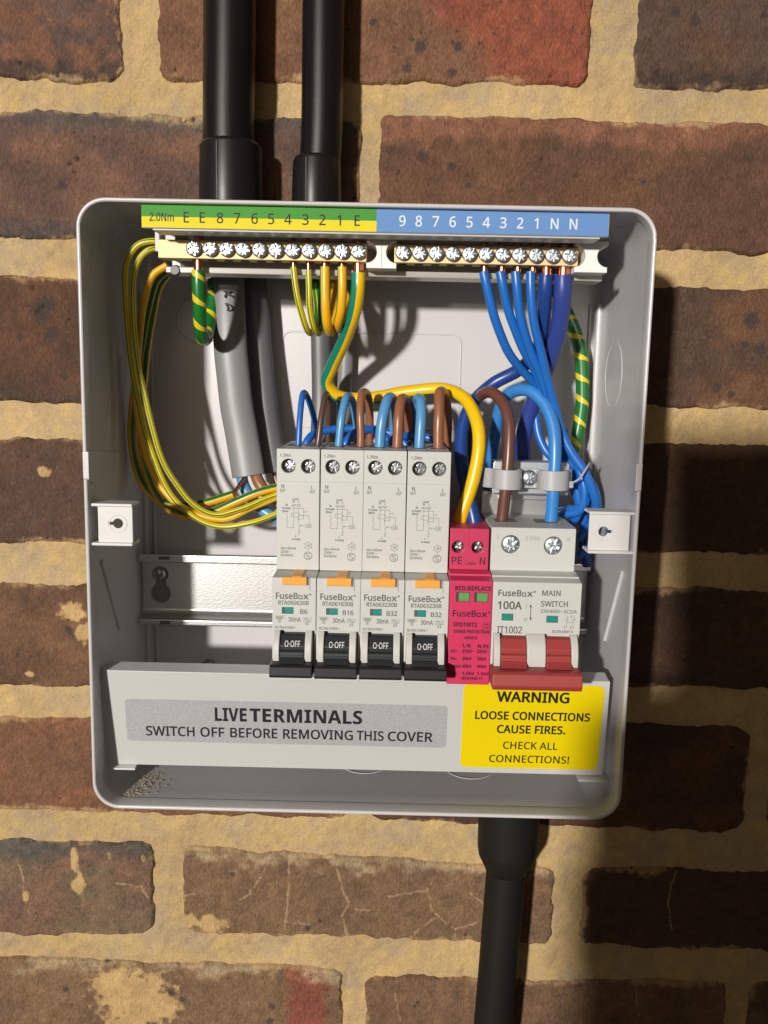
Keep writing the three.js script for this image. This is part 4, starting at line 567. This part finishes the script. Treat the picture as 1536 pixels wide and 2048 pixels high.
// neutral bar: four thin, two thick
const NB = 'thin blue wires fanning from the neutral bar', nb = (lab, px, p) => wire('neutral_wire', lab, 'wire', M.mid, 1.95, p, { group: NB, ends: [[[px, 470, 61], [px + 1, 546, 61], 1.5]] });
nb('blue wire under screw four of the right bar, leftmost of the fan', 968, [[967, 543, 61], [973, 568, 61], [991, 640, 58], [1013, 700, 53], [1048, 745, 46], [1080, 778, 40], [1098, 820, 36], [1108, 870, 33], [1125, 925, 32], [1150, 985, 31], [1168, 1030, 30], [1165, 1080, 26]]);
nb('blue wire under screw three of the right bar, second of the fan', 1003, [[1000, 543, 61], [1005, 568, 61], [1020, 630, 58], [1042, 690, 53], [1070, 740, 47], [1090, 790, 43], [1102, 840, 40], [1122, 890, 38], [1148, 940, 38], [1178, 985, 39], [1190, 1020, 36], [1178, 1065, 30]]);
nb('blue wire under screw two of the right bar, third of the fan', 1035, [[1031, 543, 61], [1034, 575, 61], [1042, 640, 58], [1060, 700, 54], [1080, 750, 50], [1096, 800, 46], [1112, 845, 43], [1135, 895, 42], [1158, 940, 43], [1170, 985, 44], [1160, 1020, 42], [1120, 1030, 36], [1105, 1045, 28]]);
nb('blue wire under screw one of the right bar, fourth of the fan', 1065, [[1061, 543, 61], [1062, 580, 61], [1067, 640, 59], [1082, 705, 55], [1096, 765, 51], [1108, 810, 48], [1122, 860, 46], [1145, 910, 47], [1176, 955, 48], [1192, 1005, 45], [1184, 1040, 38], [1160, 1075, 30]]);
wire('neutral_wire', 'dark blue thick wire from the right bar sweeping left behind to the pink surge protector', 'wire', M.deep, 3.0, [[1092, 546, 60], [1090, 580, 59], [1086, 640, 52], [1075, 700, 42], [1040, 738, 34], [985, 768, 30], [945, 806, 32], [925, 860, 36], [922, 920, 42], [935, 985, 50], [948, 1042, 54], [950, 1075, 54]], { ends: [[[1094, 468, 61], [1093, 550, 61], 2.2]] });
wire('neutral_wire', 'thickest blue wire, violet blue, from the right end of the brass bar', 'wire', M.violet, 3.75, [[1126, 549, 60], [1125, 590, 59], [1120, 640, 54], [1106, 700, 46], [1082, 765, 37], [1058, 830, 30], [1046, 890, 27], [1045, 960, 25], [1045, 1010, 22]], { ends: [[[1130, 468, 61], [1127, 553, 61], 2.7]] });
// main switch tails and the bundle at the right
wire('supply_wire', 'brown wire arching into the left terminal of the main switch', 'wire', M.brown2, 2.6, [[1002, 1070, 53], [1004, 1042, 53], [1012, 970, 54], [1018, 900, 53], [1018, 845, 50], [1005, 805, 45], [984, 786, 40], [962, 790, 33], [945, 815, 27], [936, 870, 23], [932, 940, 20], [930, 1000, 18]]);
wire('supply_wire', 'bright blue wire arching into the right terminal of the main switch', 'wire', M.sky2, 2.85, [[1100, 1074, 53], [1102, 1044, 53], [1106, 980, 54], [1110, 900, 53], [1105, 848, 50], [1088, 806, 46], [1062, 783, 42], [1035, 780, 37], [1010, 795, 31], [996, 830, 26], [988, 880, 22], [982, 940, 19], [980, 1000, 18]]);
const BB = 'blue wires bundled at the right side';
wire('neutral_wire', 'blue wire sagging in a low curve behind the right terminal of the main switch', 'wire', M.mid, 1.95, [[1070, 790, 30], [1072, 830, 30], [1078, 870, 31], [1092, 900, 33], [1112, 920, 35], [1128, 925, 34], [1132, 890, 30], [1128, 860, 26]], { group: BB });
wire('neutral_wire', 'blue wire hanging lowest in the bundle beside the right bracket', 'wire', M.mid, 1.95, [[1150, 960, 40], [1158, 1000, 40], [1156, 1030, 38], [1145, 1045, 34], [1130, 1060, 28]], { group: BB });
wire('neutral_wire', 'blue wire curling round the outside of the bundle, nearest the right wall', 'wire', M.mid, 1.95, [[1130, 920, 38], [1158, 940, 42], [1182, 968, 44], [1196, 1005, 43], [1194, 1045, 38], [1180, 1085, 30], [1160, 1110, 24]], { group: BB });
wire('neutral_wire', 'blue wire crossing the bundle and turning left behind the main switch', 'wire', M.mid, 1.95, [[1122, 900, 34], [1140, 950, 36], [1162, 978, 42], [1172, 1000, 43], [1160, 1016, 42], [1135, 1018, 36], [1110, 1022, 28]], { group: BB });
wire('neutral_wire', 'dark blue wire slanting down behind the main switch edge', 'wire', M.deep, 2.6, [[1168, 1040, 28], [1172, 1060, 26], [1168, 1090, 24], [1176, 1130, 22]], { group: BB });
wire('earth_wire', 'green and yellow spiral-striped cable behind the blue wires at the right wall', 'wire', M.spiral, 3.2, [[1040, 540, 16], [1068, 562, 16], [1108, 588, 16], [1140, 640, 16], [1160, 700, 16], [1166, 770, 16], [1160, 840, 16], [1146, 905, 16], [1135, 960, 14]]);

// ---------------------------------------------------------------- cable clamp and tie
{
  const a = at(976, 924, 36), b = at(1136, 924, 36), t = thing('cable_clamp', 'translucent white clamp strap with one screw holding the brown and blue tails', 'cable clamp', [(a.x + b.x) / 2, 12, 20]);
  const yT = at(1050, 924, 44).y, yB = at(1050, 988, 44).y;
  part('clamp_plate', [slab(rrect(a.x + 1.6, b.x - 0.5, yB, yT, 1.6), 41.6, 43.2, 0.3), box(a.x + 1.6, b.x - 0.5, yB - 0.4, yB + 1, 34, 43, 0.4), box(a.x + 2, b.x - 1, yT - 1, yT + 0.3, 36, 42.8, 0.4)], zinc, t);
  part('bracket_foot', [box(a.x - 2, b.x - 2, yB - 13, yB - 0.5, 30, 32, 0.4), box(a.x + 6, b.x - 6, yB - 4, yB + 8, 20, 34, 0.4)], galv, t);
  // strap bent over both tails, swept as a ribbon
  const bl = at(1015, 958, 54), br2 = at(1107, 958, 54), sc = at(1060, 957, 54), Y = bl.y, y0 = Y - 4.3, y1 = Y + 4.3, path = [];
  const arc = (cx, r, zc) => { for (let i = 0; i <= 12; i++) { const f = Math.PI - i / 12 * Math.PI; path.push([cx + r * 1.15 * Math.cos(f), zc + r * Math.sin(f)]); } };
  path.push([bl.x - 9.6, 45], [bl.x - 9, 49.2], [bl.x - 6.5, 51.5]); arc(bl.x, 4.6, 54); path.push([sc.x - 4, 49.6], [sc.x, 49], [sc.x + 4, 49.6]); arc(br2.x, 4.9, 54); path.push([br2.x + 6.3, 52], [br2.x + 8, 49.5], [br2.x + 8.6, 45]);
  const cv = new THREE.CatmullRomCurve3(path.map((p) => V(p[0], 0, p[1])), false, 'centripetal'), n = 110, outer = [], inner = [];
  for (let i = 0; i <= n; i++) { const q = cv.getPointAt(i / n), tg = cv.getTangentAt(i / n), nx = -tg.z, nz = tg.x; outer.push([q.x + nx * 0.9, q.z + nz * 0.9]); inner.push([q.x - nx * 0.7, q.z - nz * 0.7]); }
  const sh = new THREE.Shape(); [...outer, ...inner.reverse()].forEach((q, i) => (i ? sh.lineTo(q[0], -q[1]) : sh.moveTo(q[0], -q[1]))); sh.closePath();
  const g = new THREE.ExtrudeGeometry(sh, { depth: y1 - y0 - 0.6, bevelEnabled: true, bevelThickness: 0.3, bevelSize: 0.3, bevelOffset: -0.3, bevelSegments: 2 }); g.rotateX(-HP); g.scale(1, 1, 1);
  // after the turn the shape's second axis points along +z
  g.computeBoundingBox(); g.translate(0, y0 + 0.3 - g.boundingBox.min.y - 0.3, 0);
  part('strap', g, nylon, t);
  place('clamp_screw', screwDome, zinc, t, V(sc.x, sc.y, 49.8), 0.45, 1.1);
}
{
  const c = at(1158, 948, 44), t = thing('cable_tie', 'small white cable tie round the blue bundle at the right', 'cable tie', [c.x, c.y, c.z]);
  const e = at(1166, 938, 52), p0 = at(1140, 968, 52), p1 = at(1158, 958, 54), p2 = at(1172, 938, 54), p3 = at(1178, 928, 50);
  part('band', sweep([at(1135, 972, 40), p0, p1, p2, p3, at(1180, 934, 42)], 0.75, { rad: 8, flat: 0.6 }), nylon, t);
  part('head', box(p0.x - 1.4, p0.x + 1.2, p0.y - 1.6, p0.y + 1.4, 51, 54, 0.4), nylon, t);
}

// ---------------------------------------------------------------- sandy grit on the floor of the tray
{
  const r = rng(91), gs = [], yF = -BY + 1.35;
  for (let i = 0; i < 900; i++) { const k = r(), gx = 212 + 112 * k + (r() + r() - 1) * 34, gy = 1614 - 66 * k + (r() + r() - 1) * 20; if (gy > 1613) continue; const q = atY(gx, gy, yF); if (q.z > 82 || q.x < -BX + 3) continue; const s = 0.07 + 0.34 * Math.pow(r(), 4), g = new THREE.IcosahedronGeometry(s, 0); g.scale(1 + r() * 0.6, 0.7, 1 + r() * 0.5); g.rotateY(r() * 6); g.translate(q.x, yF + s * 0.4, q.z); gs.push(g); }
  for (let i = 0; i < 40; i++) { const q = atY(300 + 860 * r(), 1560 + 55 * r(), yF); if (q.z > 82 || q.z < 8) continue; const g = new THREE.IcosahedronGeometry(0.12 + 0.12 * r(), 0); g.translate(q.x, yF + 0.08, q.z); gs.push(g); }
  const t = thing('grit', 'sandy grit scattered in the bottom left corner of the box', 'grit', [-95, yF, 60], null, 'stuff'); part('grains', gs, std([0.36, 0.3, 0.21], 0.95), t);
}

// ---------------------------------------------------------------- the photographer's phone and hand at the viewpoint; they shade the wall at the lower right
{
  const q = camera.quaternion, o = V(...CAM.p), off = (x, y, z) => V(x, y, z).applyQuaternion(q).add(o);
  const stand = (name, label, cat, c) => { const t = new THREE.Group(); t.name = name; t.position.copy(off(...c).multiplyScalar(S)); t.quaternion.copy(q); t.userData = { label, category: cat }; scene.add(t); return t; };
  const add = (t, name, g, mat) => { g.scale(S, S, S); const k = shade(new THREE.Mesh(g, mat)); k.name = name; t.add(k); return k; };
  const ph = stand('mobile_phone', 'dark mobile phone held up before the box, shading the lower right wall', 'phone', [-11, -32, 10]);
  add(ph, 'body', new RoundedBoxGeometry(80, 164, 9, 4, 4.4), std([0.03, 0.03, 0.035], 0.3)); const sc = new RoundedBoxGeometry(72, 156, 0.5, 2, 0.2); sc.translate(0, 0, 4.5); add(ph, 'screen', sc, std([0.02, 0.02, 0.022], 0.1));
  const pr = stand('person', 'hand and dark sleeved forearm holding the phone up before the box', 'person', [0, 0, 0]);
  const bones = [[[-40, -100, 8, 26], [-40, -150, 18, 30]], [[8, -70, 12, 15], [-28, -118, 10, 24]], [[-60, -76, 6, 13], [-56, -112, 10, 25]], [[-4, -112, 8, 22], [-20, -140, 12, 28]], [[-40, -150, 18, 30], [-46, -330, 70, 46]],
    [[16, -100, 12, 13], [20, -75, 17, 10]], [[20, -75, 17, 10], [14, -48, 19, 8.5]]];
  for (let i = 0; i < 4; i++) { const y = -50 - i * 17, L2 = [0, 5, 2, -6][i]; bones.push([[14, y - 8, 8, 9.5], [8, y - 2, -3, 9]], [[8, y - 2, -3, 9], [-18, y, -4, 8.5]], [[-18, y, -4, 8.5], [-40 - L2, y - 4, -2, 7.5]]); }
  const N = 72, half = 190, cx = -15, cy = -205, cz = 25, mc = new MarchingCubes(N, std([0.5, 0.3, 0.22], 0.6), false, false, 120000); mc.isolation = 0;
  for (let k = 0; k < N; k++) for (let j = 0; j < N; j++) for (let i = 0; i < N; i++) {
    const x = cx + (i / N * 2 - 1) * half, y = cy + (j / N * 2 - 1) * half, z = cz + (k / N * 2 - 1) * half; let d = 1e3;
    for (const [a, b] of bones) { const vx = b[0] - a[0], vy = b[1] - a[1], vz = b[2] - a[2], t = Math.max(0, Math.min(1, ((x - a[0]) * vx + (y - a[1]) * vy + (z - a[2]) * vz) / (vx * vx + vy * vy + vz * vz))), e = Math.hypot(x - a[0] - vx * t, y - a[1] - vy * t, z - a[2] - vz * t) - (a[3] + (b[3] - a[3]) * t); const h = Math.max(0, 4 - Math.abs(d - e)); d = Math.min(d, e) - h * h / 16; }
    mc.field[i + j * N + k * N * N] = -d;
  }
  mc.update(); const n = mc.count, g = new THREE.BufferGeometry(), pa = new Float32Array(n * 3); for (let i = 0; i < n; i++) { pa[3 * i] = cx + mc.positionArray[3 * i] * half; pa[3 * i + 1] = cy + mc.positionArray[3 * i + 1] * half; pa[3 * i + 2] = cz + mc.positionArray[3 * i + 2] * half; }
  g.setAttribute('position', new THREE.BufferAttribute(pa, 3)); g.setAttribute('normal', new THREE.BufferAttribute(mc.normalArray.slice(0, n * 3), 3));
  const hand = add(pr, 'hand', g, std([0.5, 0.3, 0.22], 0.6));
  const sl = sweep([V(-38, -116, 14), V(-39, -170, 28), V(-42, -260, 48), V(-46, -345, 74)], (t) => 49 + 62 * Math.min(t, 0.24) + 8 * t + 1.6 * Math.sin(t * 40), { rad: 28, step: 4 }); add(pr, 'sleeve', sl, std([0.03, 0.032, 0.04], 0.9));
}

renderer.render(scene, camera);
